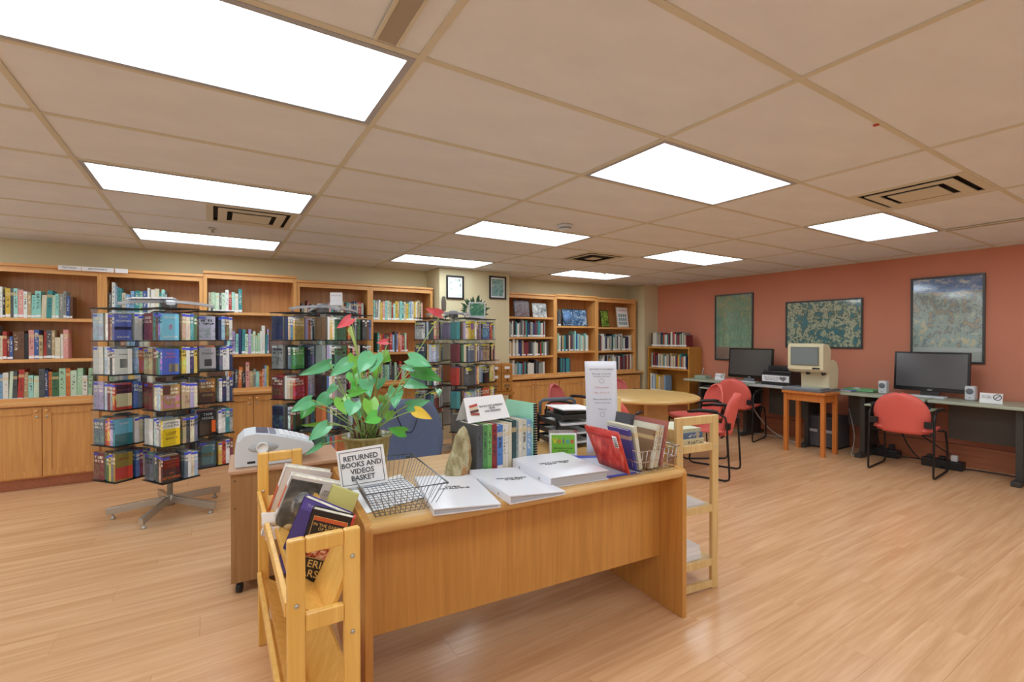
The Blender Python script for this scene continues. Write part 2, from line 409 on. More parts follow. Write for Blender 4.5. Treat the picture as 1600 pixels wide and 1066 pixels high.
def cover_fn(t):
    oi = t.new('ShaderNodeObjectInfo'); co = t.new('ShaderNodeTexCoord'); sp = t.new('ShaderNodeSeparateXYZ'); t.link(co.outputs['Object'], sp.inputs[0])
    rnd = oi.outputs['Random']; x, yy, z = sp.outputs
    r2 = t.math('FRACT', t.math('MULTIPLY', rnd, 17.3)); r3 = t.math('FRACT', t.math('MULTIPLY', rnd, 5.7))
    hs = t.new('ShaderNodeHueSaturation'); t.link(t.math('ADD', t.math('MULTIPLY', r2, .4), .3), hs.inputs['Hue']); hs.inputs['Saturation'].default_value = .8
    t.link(t.math('ADD', t.math('MULTIPLY', r3, 1.3), .5), hs.inputs['Value']); t.link(oi.outputs['Color'], hs.inputs['Color'])
    cm = t.new('ShaderNodeCombineXYZ'); t.link(t.math('MULTIPLY', x, 3), cm.inputs[0]); t.link(t.math('MULTIPLY', yy, 2.5), cm.inputs[1]); t.link(t.math('MULTIPLY', z, 4.5), cm.inputs[2])
    ad = t.new('ShaderNodeVectorMath', operation='ADD'); t.link(cm.outputs[0], ad.inputs[0]); t.link(t.math('MULTIPLY', rnd, 70), ad.inputs[1])
    pic = t.math('GREATER_THAN', t.noise(ad.outputs[0], 1.4, 4, .6), .5)
    zone = t.math('MULTIPLY', t.math('GREATER_THAN', z, t.math('ADD', .08, t.math('MULTIPLY', r2, .12))), t.math('LESS_THAN', z, t.math('ADD', .5, t.math('MULTIPLY', r3, .12))))
    c = t.mix(t.math('MULTIPLY', t.math('MULTIPLY', pic, zone), .85), oi.outputs['Color'], hs.outputs[0])
    # two lines of block lettering
    cm2 = t.new('ShaderNodeCombineXYZ'); t.link(t.math('MULTIPLY', t.math('ADD', yy, x), 15), cm2.inputs[0]); t.link(t.math('MULTIPLY', z, 8), cm2.inputs[1]); t.link(t.math('MULTIPLY', rnd, 40), cm2.inputs[2])
    n = t.math('GREATER_THAN', t.noise(cm2.outputs[0], 1.0, 1), .47)
    def rowm(zc, hw): return t.math('LESS_THAN', t.math('ABSOLUTE', t.math('SUBTRACT', z, zc)), hw)
    rows = t.math('ADD', rowm(.82, .05), rowm(.68, .045))
    ms = t.math('MULTIPLY', t.math('GREATER_THAN', t.math('ADD', yy, t.math('MULTIPLY', t.math('LESS_THAN', yy, .02), x)), .1), t.math('LESS_THAN', yy, .9))
    dk = t.math('LESS_THAN', t.math('FRACT', t.math('MULTIPLY', rnd, 9.1)), .35)
    ink = t.mix(dk, lin('#f1ead6'), lin('#23232b'))
    return t.mix(t.math('MULTIPLY', t.math('MULTIPLY', n, rows), ms), c, ink)
COVER = nmat('paperback_cover', cover_fn, .35)
PAGES = nmat('page_edges', lambda t: t.ramp(t.noise(t.coord('Object', (40, 1, 1)), 2, 2), [(.3, '#cfc6b0'), (.7, '#e9e2d0')]), .85)
LABEL = mat('call_number_label', '#eef0f4', .6)
TAPES = {'blue': mat('blue_tape', '#4a56d8', .4), 'white': mat('white_tape', '#e8e8ec', .4), 'yellow': mat('yellow_tape', '#dfd83c', .4), 'none': None}
def book_mesh(name, cover, label=False, tape=None, bt=.1):
    b = MB()
    b.box(0, bt, 0, 1, 0, 1, 0).box(1-bt, 1, 0, 1, 0, 1, 0).box(bt, 1-bt, 0, .03, 0, 1, 0)
    b.box(bt, 1-bt, .03, .97, .015, .985, 1)
    ms = [cover, PAGES]
    if label: b.box(.02, .98, -.006, 0, .03, .12, 2); ms.append(LABEL)
    if tape: b.box(-.0, 1.01, -.006, 0, .885, .965, 2).box(1.0, 1.02, 0, .42, .885, .965, 2); ms.append(TAPES[tape])
    return b.mesh(name, ms)
HB = [book_mesh('hardcover_book', SPINE), book_mesh('hardcover_book', SPINE, label=True)]
PB = {k: book_mesh('paperback_book', COVER, tape=(k if k != 'none' else None), bt=.03) for k in ('blue', 'white', 'yellow', 'none')}
PAL_MIX = [('white', '#dcdcd4'), ('cream', '#d3cbb0'), ('grey', '#8f9590'), ('dark grey', '#50555a'), ('navy', '#2c3a66'), ('blue', '#3b5c9a'), ('sky blue', '#7fa6cc'), ('teal', '#3d8f92'), ('pale green', '#a2c9a8'), ('green', '#3c6b48'), ('maroon', '#7c2f38'), ('red', '#b13a34'), ('orange', '#cc7238'), ('yellow', '#d4b440'), ('brown', '#6b4a32'), ('black', '#26262b'), ('tan', '#b39c74'), ('lilac', '#a394c4'), ('pink', '#d99a96'), ('aqua', '#8fd0c6')]
def pal(*ks): return [c for c in PAL_MIX if c[0] in ks]
PAL_COOL = pal('white', 'cream', 'sky blue', 'teal', 'pale green', 'blue', 'aqua', 'white', 'dark grey') + [('white', '#e6ece8'), ('aqua', '#9fd6cc'), ('pale green', '#c3dcc4')]
PAL_GREY = pal('white', 'cream', 'grey', 'dark grey', 'navy', 'tan', 'black', 'maroon', 'teal', 'grey')+[('grey', '#a4a8a2'), ('white', '#cfd0c8')]
NB = [0]
def put_book(me, x, y, z, t, d, h, color, rz=0, lean=0, label='', group=None, cat='book', name=None, parentM=None):
    o = bpy.data.objects.new(name or me.name.split('.')[0], me); col.objects.link(o)
    M = Matrix.Translation((x, y, z)) @ Matrix.Rotation(rz, 4, 'Z') @ Matrix.Rotation(lean, 4, 'Y')
    if parentM is not None: M = parentM @ M
    o.matrix_world = M @ Matrix.Diagonal((t, d, h, 1))
    o.color = lin(color); tag(o, label, cat, group); NB[0] += 1; return o
def row_x(x0, x1, y, z, hmin, hmax, palette, seed, where, group, tmin=.016, tmax=.04, depth=.16, labels=.7, stuff=None, lean_last=False, rz=0, jitter=.012):
    """books standing in a row from x0 to x1, spines toward -Y"""
    rng = random.Random(seed); x = x0; k = 0; base = (hmin+hmax)/2
    while True:
        t = rng.uniform(tmin, tmax)
        if x+t > x1: break
        h = rng.uniform(hmin, hmax)
        if rng.random() < .08: h = min(hmax*1.12, h*1.15)
        cn, c = rng.choice(palette); dy = rng.uniform(0, jitter)
        if stuff is not None: stuff.append((x, y+dy, z, t-.001, depth, h, c, rz))
        else:
            th = 'thick ' if t > .032 else ('thin ' if t < .02 else '')
            ht = 'tall ' if h > hmin+(hmax-hmin)*.75 else ('short ' if h < hmin+(hmax-hmin)*.25 else '')
            put_book(HB[1] if rng.random() < labels else HB[0], x, y+dy, z, t-.001, depth, h, c, 0, R(rng.uniform(0, 2.5)) if rng.random() < .25 else 0,
                     f'{ht}{th}{cn} book, {ordn(k)} from left, {where}', group)
        x += t; k += 1
    return k

# ------------------------------------------------------------------ bookcases
YU, YBASE = 6.11, 6.00
def upper_case(x0, x1, ztop, shelves, label, zb=.80, proud=0, group='built-in bookcase units'):
    t_ = thing('bookcase', label, 'bookcase', ((x0+x1)/2, YU-proud, zb), 0, group)
    w = (x1-x0)/2; H = ztop-zb; D = YB-YU+proud-.004; s = .036
    for sx in (-1, 1):
        MB().box(min(sx*w, sx*(w-s)), max(sx*w, sx*(w-s)), 0, D, 0, H).build('side_panel', W_CASE, t_, bevel=.002)
    MB().box(-w+s, w-s, D-.01, D, 0, H).build('back_panel', W_BACK, t_)
    MB().box(-w, w, -.02, D, H, H+.028).build('top_panel', W_CASEX, t_, bevel=.004)
    MB().box(-w+s, w-s, 0, .02, H-.05, H).build('top_rail', W_CASEX, t_)
    MB().box(-w+s, w-s, 0, .02, 0, .03).build('bottom_rail', W_CASEX, t_)
    for z in shelves:
        MB().box(-w+s, w-s, .008, D-.01, z-zb-.03, z-zb).build('shelf', W_CASEX, t_, bevel=.002)
    return t_
def base_unit(x0, x1, label, ztop=.80, group='base cabinets under the bookcases'):
    t_ = thing('base_cabinet', label, 'cabinet', ((x0+x1)/2, YBASE, 0), 0, group)
    w = (x1-x0)/2-.001; D = YB-YBASE-.004
    MB().box(-w, w, .02, D, .1, ztop-.035).build('carcass', W_CASE, t_)
    MB().box(-w, w, .06, D, 0, .1).build('toe_kick', brownb, t_)
    for sx in (-1, 1):
        a, b = sorted((sx*.003, sx*(w-.012))); z0, z1 = .115, ztop-.05
        d = MB(); st = .06
        d.box(a, a+st, 0, .02, z0, z1).box(b-st, b, 0, .02, z0, z1).box(a+st, b-st, 0, .02, z1-st, z1).box(a+st, b-st, 0, .02, z0, z0+st)
        d.box(a+st, b-st, .008, .02, z0+st, z1-st)
        do = d.build('door', W_CASE, t_, bevel=.0015)
        kx = sx*.035
        MB().lathe([(.006, 0), (.006, .012), (.014, .018), (.012, .026), (.004, .028)], 12, M=Matrix.Translation((kx, 0, z1-.03)) @ Matrix.Rotation(R(90), 4, 'X')).build('knob', W_CASEX, do)
        MB().lathe([(.009, 0), (.009, .01)], 12, M=Matrix.Translation((kx, 0, z1-.085)) @ Matrix.Rotation(R(90), 4, 'X')).build('lock', STEEL, do)
    return t_
XU = [-1.75, -.925, -.09, .835, 1.70, 2.555]
unit_names = ['the leftmost bookcase', 'the second bookcase from the left', 'the third bookcase from the left', 'the fourth bookcase from the left', 'the bookcase just left of the column']
SH = [[1.575, 1.19], [1.62, 1.19], [1.672, 1.205], [1.64, 1.19], [1.62, 1.20]]
for k in range(5):
    upper_case(XU[k], XU[k+1], 2.045 if k != 2 else 2.085, SH[k], f'oak wall bookcase with three open shelves, {["leftmost", "second from left", "third from left and slightly taller", "fourth from left", "just left of the column"][k]}', zb=.80, proud=.012 if k == 2 else 0)
    base_unit(XU[k], XU[k+1], f'two-door oak base cabinet under {unit_names[k]}')
tag(MB().box(XU[0], XU[5]+.03, YBASE-.02, YB-.004, .766, .80).build('counter_ledge', W_CASEX, bevel=.006), 'long oak counter ledge under the left run of bookcases', 'counter')
XV = [3.705, 4.66, 5.55, 6.49]
SHR = [[1.71, 1.40, 1.105], [1.58, 1.165], [1.57, 1.16]]
rn = ['first bookcase right of the column', 'second bookcase right of the column', 'third bookcase right of the column, next to the corner']
for k in range(3):
    upper_case(XV[k], XV[k+1], 2.05 if k != 1 else 2.065, SHR[k], f'oak wall bookcase, {rn[k]}', zb=.79, group='built-in bookcase units right of the column')
    base_unit(XV[k], XV[k+1], f'two-door oak base cabinet under the {rn[k]}', ztop=.765, group='base cabinets right of the column')
tag(MB().box(XV[0]-.0, XV[3]+.06, YBASE-.02, YB-.004, .755, .79).build('counter_ledge', W_CASEX, bevel=.006), 'oak counter ledge under the right run of bookcases', 'counter')

G1 = 'hardcover books on the wall shelves left of the column'
ys = YU+.035
def px2x(px, Y=YU+.035): return PY(px, 520, Y).x
def rowpx(p0, p1, z, hmin, hmax, palette, seed, where, **kw):
    return row_x(px2x(p0), px2x(p1), ys, z, hmin, hmax, palette, seed, where, G1, **kw)
cnt = 0
L0 = XU[0]+.045
cnt += row_x(L0, px2x(116), ys, 1.575, .19, .275, PAL_MIX+PAL_COOL, 1, 'top shelf, leftmost bookcase', G1)
cnt += row_x(L0, px2x(110), ys, 1.19, .2, .28, PAL_MIX, 2, 'middle shelf, leftmost bookcase', G1, tmin=.018)
cnt += row_x(L0, px2x(149), ys, .80, .22, .30, PAL_MIX+PAL_COOL, 3, 'bottom shelf, leftmost bookcase', G1, tmin=.022, tmax=.05)
cnt += rowpx(170, 262, 1.62, .21, .29, PAL_COOL, 4, 'top shelf, second bookcase', tmin=.018)
cnt += rowpx(170, 235, 1.19, .2, .27, PAL_MIX, 5, 'middle shelf, second bookcase', tmin=.03, tmax=.05)
cnt += rowpx(170, 300, .80, .2, .28, PAL_MIX, 6, 'bottom shelf, second bookcase', tmin=.035, tmax=.055)
cnt += rowpx(326, 384, 1.672, .2, .28, PAL_COOL+pal('red', 'yellow'), 7, 'top shelf, third bookcase', tmin=.02)
cnt += rowpx(350, 424, 1.205, .2, .29, PAL_COOL+pal('navy', 'blue', 'lilac'), 8, 'middle shelf, third bookcase', tmin=.018)
cnt += rowpx(352, 421, .80, .2, .28, PAL_MIX, 9, 'bottom shelf, third bookcase', tmin=.02)
cnt += rowpx(471, 571, 1.64, .13, .21, PAL_GREY+pal('pink', 'red'), 10, 'top shelf, fourth bookcase', tmin=.024, tmax=.036)
cnt += rowpx(471, 560, 1.19, .18, .24, PAL_MIX, 11, 'middle shelf, fourth bookcase', tmin=.05, tmax=.07)
cnt += rowpx(471, 560, .80, .18, .24, PAL_MIX, 12, 'bottom shelf, fourth bookcase', tmin=.05, tmax=.07)
cnt += rowpx(584, 662, 1.62, .22, .27, PAL_MIX+PAL_COOL, 13, 'top shelf, bookcase beside the column', tmin=.02, tmax=.036)
cnt += rowpx(590, 641, 1.20, .22, .27, PAL_MIX+pal('blue', 'white'), 14, 'middle shelf, bookcase beside the column', tmin=.022, tmax=.038)
cnt += rowpx(590, 655, .80, .22, .27, PAL_COOL+pal('red', 'white'), 15, 'bottom shelf, bookcase beside the column', tmin=.024, tmax=.04)
# the smallest ones in the photo: right of the column and the low bookcase
S = []
def rp(p0, p1, z, hmin, hmax, palette, seed): row_x(px2x(p0), px2x(p1), ys, z, hmin, hmax, palette, seed, '', '', stuff=S, tmin=.02, tmax=.04)
rp(793, 855, 1.40, .2, .26, PAL_GREY, 21); rp(793, 858, 1.105, .2, .25, PAL_GREY+pal('red', 'green', 'white'), 22); rp(793, 853, .79, .19, .25, PAL_GREY+pal('sky blue', 'white'), 23)
rp(872, 878, 1.58, .24, .26, PAL_COOL, 24); rp(872, 921, 1.165, .22, .3, PAL_COOL+PAL_GREY, 25); rp(872, 893, .79, .24, .27, pal('teal', 'navy', 'dark grey', 'black', 'grey'), 26)
rp(936, 988, 1.16, .22, .3, PAL_GREY+pal('yellow', 'white'), 27); rp(936, 992, .79, .22, .3, PAL_GREY+pal('white', 'yellow', 'lilac', 'maroon'), 28)
NAMES_S = {}
def stuff_books(rows, name, label, extra=None):
    cols = sorted({r[6] for r in rows}); mats = [mat('book_'+c.strip('#'), c, .55) for c in cols] + [PAGES, LABEL]
    b = MB()
    for (x, y, z, t, d, h, c, rz) in rows:
        mi = cols.index(c); M = Matrix.Translation((x, y, z)) @ Matrix.Rotation(rz, 4, 'Z')
        e = min(.004, t*.15)
        b.box(0, e, 0, d, 0, h, mi, M).box(t-e, t, 0, d, 0, h, mi, M).box(e, t-e, 0, .005, 0, h, mi, M).box(e, t-e, .005, d-.004, .003, h-.004, len(cols), M)
        if (int(x*1e4) % 10) < 6: b.box(.001, t-.001, -.001, 0, .008, .032, len(cols)+1, M)
    o = b.build(name, mats); o['kind'] = 'stuff'; o['label'] = label; return o
# low bookcase against the terracotta wall, facing -X
def ny(px, X=6.60): return PX(px, 550, X).y
LB = thing('low_bookcase', 'low freestanding maple bookcase against the terracotta wall in the corner', 'bookcase', (6.60, 5.05, 0))
Wm = wood('golden_oak', '#b98136', '#cf9747', 'Z')
for y in (0, .86): MB().box(0, .32, y, y+.025, 0, 1.2).build('side_panel', Wm, LB, bevel=.002)
MB().box(0, .32, -.0, .885, 1.2, 1.235).build('top_panel', Wm, LB, bevel=.003)
MB().box(.305, .315, .025, .86, 0, 1.2).build('back_panel', Wm, LB)
for z in (.06, .45, .865): MB().box(.005, .305, .025, .86, z-.025, z).build('shelf', Wm, LB)
def row_y(y0, y1, x, z, hmin, hmax, palette, seed):
    rng = random.Random(seed); y = y0
    while y < y1:
        t = rng.uniform(.02, .035); h = rng.uniform(hmin, hmax); c = rng.choice(palette)[1]
        S.append((x, y+t, z, t-.001, .16, h, c, R(-90))); y += t
row_y(5.12, 5.86, 6.62, 1.235, .19, .25, PAL_GREY+pal('red', 'green', 'maroon'), 31)
row_y(5.12, 5.84, 6.62, .865, .2, .26, PAL_GREY+pal('red', 'yellow', 'tan'), 32)
row_y(5.55, 5.86, 6.62, .45, .24, .3, pal('blue', 'tan', 'yellow', 'sky blue', 'white'), 33)
stuff_books(S, 'shelved_books', 'rows of small distant books on the shelves right of the column and on the low bookcase')

# display items on the right top shelves
def standing_cover(name, label, cat, x, z, w, h, m, frame=None, tilt=8, y=YU+.06, rz=0, th=.012):
    t_ = thing(name, label, cat, (x, y, z), rz)
    Mx = Matrix.Rotation(R(-tilt), 4, 'X')
    MB().box(-w/2, w/2, 0, th, 0, h, 0, Mx).build('cover', frame or m, t_)
    if frame: MB().box(-w/2+.015, w/2-.015, -.003, 0, .015, h-.015, 0, Mx).build('picture', m, t_)
    return t_
def art(name, stops, scale=6, detail=5, dist=1.5, sc=(1, 1, 1), rough=.35):
    return nmat(name, lambda t: t.ramp(t.noise(t.coord('Object', sc), scale, detail, .65, dist), stops), rough)
A1 = art('dark_mosaic_print', [(.3, '#23222c'), (.45, '#6c3a38'), (.52, '#8d8a93'), (.62, '#332c38'), (.75, '#c9c1b4')], 30)
A2 = art('grey_photo_print', [(.35, '#5f6668'), (.5, '#b5bcbd'), (.6, '#e5e6e2'), (.7, '#8a8d84')], 12)
A3 = art('navy_print', [(.35, '#28405f'), (.5, '#3f6b98'), (.62, '#c3d3de'), (.72, '#2c4360')], 20)
A4 = art('leafy_print', [(.35, '#1f2c1c'), (.5, '#6f9a36'), (.6, '#b7cf57'), (.72, '#33491f')], 16)
standing_cover('tray_picture', 'dark rounded picture standing on top shelf right of the column', 'picture', PY(815, 490, YU+.08).x, 1.71, .29, .28, A1, BLACK)
standing_cover('photo_book', 'grey photo book leaning face out beside the dark picture', 'book', PY(841, 490, YU+.08).x+.03, 1.71, .27, .23, A2, y=YU+.07)
standing_cover('atlas', 'wide open blue atlas with round emblem on the middle top shelf', 'book', PY(898, 500, YU+.08).x, 1.58, .54, .29, A3, BLACK)
e_ = MB().lathe([(.10, 0), (.10, .002)], 24, M=Matrix.Translation((PY(888, 500, YU+.05).x, YU+.062, 1.715)) @ Matrix.Rotation(R(82), 4, 'X'))
tag(e_.build('emblem_disc', mat('emblem_blue', '#5f86b5', .4)), 'round pale blue emblem disc on the wide blue atlas', 'emblem')
standing_cover('garden_book', 'green leafy book standing in dark frame on right top shelf', 'book', PY(945, 500, YU+.08).x, 1.57, .22, .30, A4, BLACK, rz=R(8))
nc = standing_cover('calendar', 'pale wall calendar card standing on the right top shelf', 'calendar', PY(973, 500, YU+.08).x, 1.57, .28, .37, PAPER, mat('calendar_card', '#c9bfae', .6))
for i in range(3):
    for j in range(4):
        MB().box(-.1+j*.052, -.062+j*.052, -.0045, -.003, .05+i*.07, .105+i*.07, 0, Matrix.Rotation(R(-8), 4, 'X')).build('date_square', mat('calendar_teal', '#7fa3a4', .6), nc)
text('CALENDAR', .042, mat('rust_ink', '#b5543e', .6), nc, Matrix.Rotation(R(-8), 4, 'X') @ face_M((0, -.0045, .31), (1, 0, 0), (0, 0, 1)))
# third bookcase: round emblem book face out
standing_cover('brown_art_book', 'brown book with round seal leaning behind the spinner rack on the third bookcase', 'book', px2x(437), 1.205, .2, .27, art('brown_seal_print', [(.4, '#7c5c50'), (.55, '#94786c'), (.65, '#5a3330')], 14), y=YU+.08)
# labels lying on top of the left bookcases
for i, (a, b, zt, tx) in enumerate(((91, 127, 2.073, 'FICTION'), (128, 178, 2.073, 'BIOGRAPHY'), (180, 200, 2.073, ''))):
    xa, xb = PY(a, 420, YU-.02).x, PY(b, 420, YU-.02).x
    t_ = thing('shelf_sign', ['white lettered name strip on the top edge of the leftmost bookcase', 'long white lettered strip on the bookcase top edge', 'short blank white strip on the bookcase top edge'][i], 'sign', ((xa+xb)/2, YU-.024, 2.045))
    MB().box(-(xb-xa)/2, (xb-xa)/2, -.004, 0, -.01, .032).build('strip', PAPER, t_)
    if tx: text(tx, .026, GREYINK, t_, face_M((0, -.005, .012), (1, 0, 0), (0, 0, 1)))

# ------------------------------------------------------------------ things on the column
def wall_picture_y(px0, px1, py0, py1, Y, label, m, framem, mat_w=.02, name='framed_picture'):
    a = PY(px0, py1, Y); b = PY(px1, py0, Y); w = b.x-a.x; h = b.z-a.z
    t_ = thing(name, label, 'picture', ((a.x+b.x)/2, Y-.001, a.z))
    fr = MB(); f = .022; w2 = w/2
    fr.box(-w2, -w2+f, -.02, 0, 0, h).box(w2-f, w2, -.02, 0, 0, h).box(-w2+f, w2-f, -.02, 0, 0, f).box(-w2+f, w2-f, -.02, 0, h-f, h)
    fr.build('frame', framem, t_, bevel=.002)
    MB().box(-w2+f, w2-f, -.008, -.001, f, h-f).build('mount', PAPER, t_)
    MB().box(-w2+f+mat_w, w2-f-mat_w, -.010, -.008, f+mat_w, h-f-mat_w).build('print', m, t_)
    return t_, w, h
P1 = art('teal_scenic_print', [(.35, '#4e7f80'), (.5, '#86aeab'), (.62, '#b9cfca'), (.7, '#5c8a88')], 10)
P0 = art('certificate_print', [(.4, '#eef3f0'), (.56, '#e6f0ec'), (.62, '#6f9a95'), (.75, '#2f5450')], 14)
wall_picture_y(697, 724, 432, 467, 5.97, 'black framed white certificate on the left of the column', P0, BLACK)
wall_picture_y(764, 790, 433, 467, 5.97, 'black framed teal picture on the right of the column', P1, BLACK)

# card catalogue by the column
cc = thing('card_catalogue', 'small oak card catalogue with three drawers beside the column', 'cabinet', (3.06, 5.45, 0))
Wc = wood('catalogue_oak', '#a9722f', '#c38b42', 'X')
MB().box(0, .37, 0, .42, .66, 1.045).build('body', Wc, cc, bevel=.003)
MB().box(-.02, .39, -.02, .44, .62, .66).build('stand_top', Wc, cc)
for sx in (0, .33):
    for sy in (0, .38): MB().box(sx, sx+.04, sy, sy+.04, 0, .62).build('leg', Wc, cc)
for c_ in range(2):
    for i in range(3):
        z = .68+i*.12; x = .01+c_*.18
        d = MB().box(x, x+.17, -.015, 0, z, z+.11).build('drawer', Wc, cc, bevel=.002)
        MB().box(x+.045, x+.125, -.019, -.015, z+.05, z+.085).build('label_holder', PAPER if i else mat('brass_label', '#8b6a48', .5), d)
        MB().lathe([(.006, 0), (.012, .015)], 10, M=Matrix.Translation((x+.085, -.015, z+.025)) @ Matrix.Rotation(R(90), 4, 'X')).build('knob', BLACK, d)
for i, (w, h, c) in enumerate(((.16, .03, '#d9cdb8'), (.14, .028, '#c7a58e'), (.13, .02, '#dcdad2'))):
    tag(MB().box(3.09, 3.09+w, 5.47, 5.67, 1.046+sum((.03, .028)[:i]), 1.046+sum((.03, .028)[:i])+h-.001).build('boxed_cards', mat('card_'+str(i), c, .7)), ['beige box of cards lying on the card catalogue, lowest', 'tan box of cards on the card catalogue, in the middle', 'white pad topmost on the card catalogue'][i], 'box')

# ------------------------------------------------------------------ spinner racks
ST = PI/2
TRAYS = [.34, .60, .86, 1.12, 1.37]; TS = .25
PAPER_PAL = [('white', '#dfe0de'), ('cream', '#dcd3b8'), ('grey', '#9aa0a2'), ('dark grey', '#55595e'), ('navy', '#333f66'), ('blue', '#5578b8'), ('sky blue', '#9abfdc'), ('teal', '#4f9aa0'), ('green', '#4f7f5e'), ('maroon', '#7e3a44'), ('red', '#c2463e'), ('orange', '#d88050'), ('yellow', '#dcc25c'), ('brown', '#7c5e48'), ('black', '#2c2c32'), ('tan', '#c0aa86'), ('lilac', '#b3a8d0'), ('pale grey', '#c6cacc'), ('ivory', '#e6e0cc'), ('white', '#e9e9ea'), ('slate', '#6c7c92'), ('dark grey', '#45484e'), ('pale blue', '#b9d0e2')]
G2 = 'paperbacks on the spinner racks'
REST = []
def stack_books(rng, zt, Mt, k, n, tape, where, which, fill=REST, indiv=0, lean=False, first=None):
    """stack k of a tray: covers face one side, spines the next"""
    Mk = Mt @ Matrix.Rotation(k*PI/2, 4, 'Z'); y = -TS/2+.004; out = []
    for i in range(n):
        t = rng.uniform(.022, .033); w = rng.uniform(.112, .118); h = rng.uniform(.185, .205)
        if i == 0: t = .024
        if y+t > .006: break
        cn, c = rng.choice(PAPER_PAL)
        M = Mk @ Matrix.Translation((-TS/2+.004, y+t, zt+.0035)) @ Matrix.Rotation(-PI/2, 4, 'Z')
        if i < indiv:
            if first and i == 0: cn, c = first
            role = {0: 'cover-out', 1: 'second', 2: 'third', 3: 'fourth', 4: 'fifth'}[i]
            lab = f'{cn} paperback, {role} in {which} stack, {where}' if i else f'{cn} paperback fronting {which} stack, {where}'
            o = bpy.data.objects.new('paperback_book', PB[tape if rng.random() < .8 else 'none']); col.objects.link(o)
            o.matrix_world = M @ Matrix.Diagonal((t-.001, w, h, 1)); o.color = lin(c); tag(o, lab, 'book', G2); out.append(o)
        else: fill.append((M, t-.001, w, h, c))
        y += t
    return out
def spinner(cx, cy, base_rot, towers, tape, label, rname, indiv, tiers=(0, 1, 2, 3, 4), seed=0, special={}):
    rk = thing('spinner_rack', label, 'book rack', (cx, cy, 0), 0, 'revolving paperback racks')
    for k in range(5):
        a = base_rot+k*2*PI/5; d = Vector((math.cos(a), math.sin(a), 0))
        lg = MB().bar(d*.03+Vector((0, 0, .098)), d*.40+Vector((0, 0, .062)), .03, .052).build('base_leg', STEEL, rk, bevel=.003)
        MB().lathe([(.018, 0), (.018, .012), (.008, .016), (.008, .04)], 12, M=Matrix.Translation(d*.36)).build('foot', STEEL, lg)
    MB().lathe([(.035, .05), (.035, .12), (.024, .13)], 16).build('hub', STEEL, rk)
    MB().lathe([(.02, .1), (.02, 1.63)], 14).build('pole', mat('ivory_pole', '#b9b3a6', .4, .4), rk)
    for i, (tx, ty, ta, kinds) in enumerate(towers):
        Mt = RZ(ta, (tx, ty, 0))
        for zt in TRAYS:
            MB().box(-TS/2-.008, TS/2+.008, -TS/2-.008, TS/2+.008, zt-.006, zt, 0, Mt).build('tray', BLACK, rk)
        MB().box(-TS/2-.008, TS/2+.008, -TS/2-.008, TS/2+.008, 1.605, 1.612, 0, Mt).build('top_tray', BLACK, rk)
        dv = MB()
        dv.box(-.0015, .0015, -TS/2, TS/2, TRAYS[0], 1.605, 0, Mt).box(-TS/2, TS/2, -.0015, .0015, TRAYS[0], 1.605, 0, Mt)
        for q in range(4):
            Mq = Mt @ Matrix.Rotation(q*PI/2, 4, 'Z')
            dv.box(-TS/2-.006, -TS/2-.003, .04, TS/2, TRAYS[0], 1.605, 0, Mq)
        dv.build('acrylic_divider', acrylic(), rk)
        a2 = Vector((tx, ty, 0)); n = 7; pts = []
        for q in range(n+1):
            f = q/n; pts.append(a2*(.06+1.02*f)+Vector((0, 0, 1.668-.03*f**2.2)))
        arm = MB(); pd = Vector((-ty, tx, 0)).normalized()
        for q in range(n):
            w0, w1 = .034-.008*q/n, .034-.008*(q+1)/n
            p0, p1 = pts[q], pts[q+1]; th = Vector((0, 0, .022))
            arm.add([p0-pd*w0, p0+pd*w0, p1+pd*w1, p1-pd*w1, p0-pd*w0+th, p0+pd*w0+th, p1+pd*w1+th, p1-pd*w1+th], [(0, 3, 2, 1), (4, 5, 6, 7), (0, 1, 5, 4), (2, 3, 7, 6), (1, 2, 6, 5), (3, 0, 4, 7)])
        arm.tube([a2*1.02+Vector((0, 0, 1.612)), a2*1.02+Vector((0, 0, 1.66))], .008)
        arm.build('top_arm', mat('silver_arm', '#c4c7ce', .25, .6), rk)
    MB().lathe([(.055, 1.63), (.055, 1.70), (.04, 1.71)], 18).build('top_hub', GREYP, rk)
    rng = random.Random(seed); W = Matrix.Translation((cx, cy, 0)); res = {}
    tn = ['left tower', 'front tower', 'right tower', 'rear tower']; zn = ['lowest tier', 'second-lowest tier', 'middle tier', 'second-highest tier', 'top tier']
    for i, (tx, ty, ta, kinds) in enumerate(towers):
        Mt = W @ RZ(ta, (tx, ty, 0))
        for zi, zt in enumerate(TRAYS):
            for k, which in ((0, 'corner'), (1, 'right'), (-1, 'left'), (2, 'rear')):
                nn = kinds.get(k, 0) if zi in tiers else 0
                b = stack_books(rng, zt, Mt, k, 4, tape, f'{zn[zi]}, {tn[i]}, {rname}', which, indiv=nn, first=special.get((i, zi, k)))
                if b: res[(i, zi, k)] = b
    return res
K3 = {0: 4, 1: 4, -1: 1}
T1 = [(-.285, -.08, R(38), K3), (.03, -.3, R(31), K3), (.285, .02, R(17), {0: 3, 1: 4}), (.0, .3, R(10), {})]
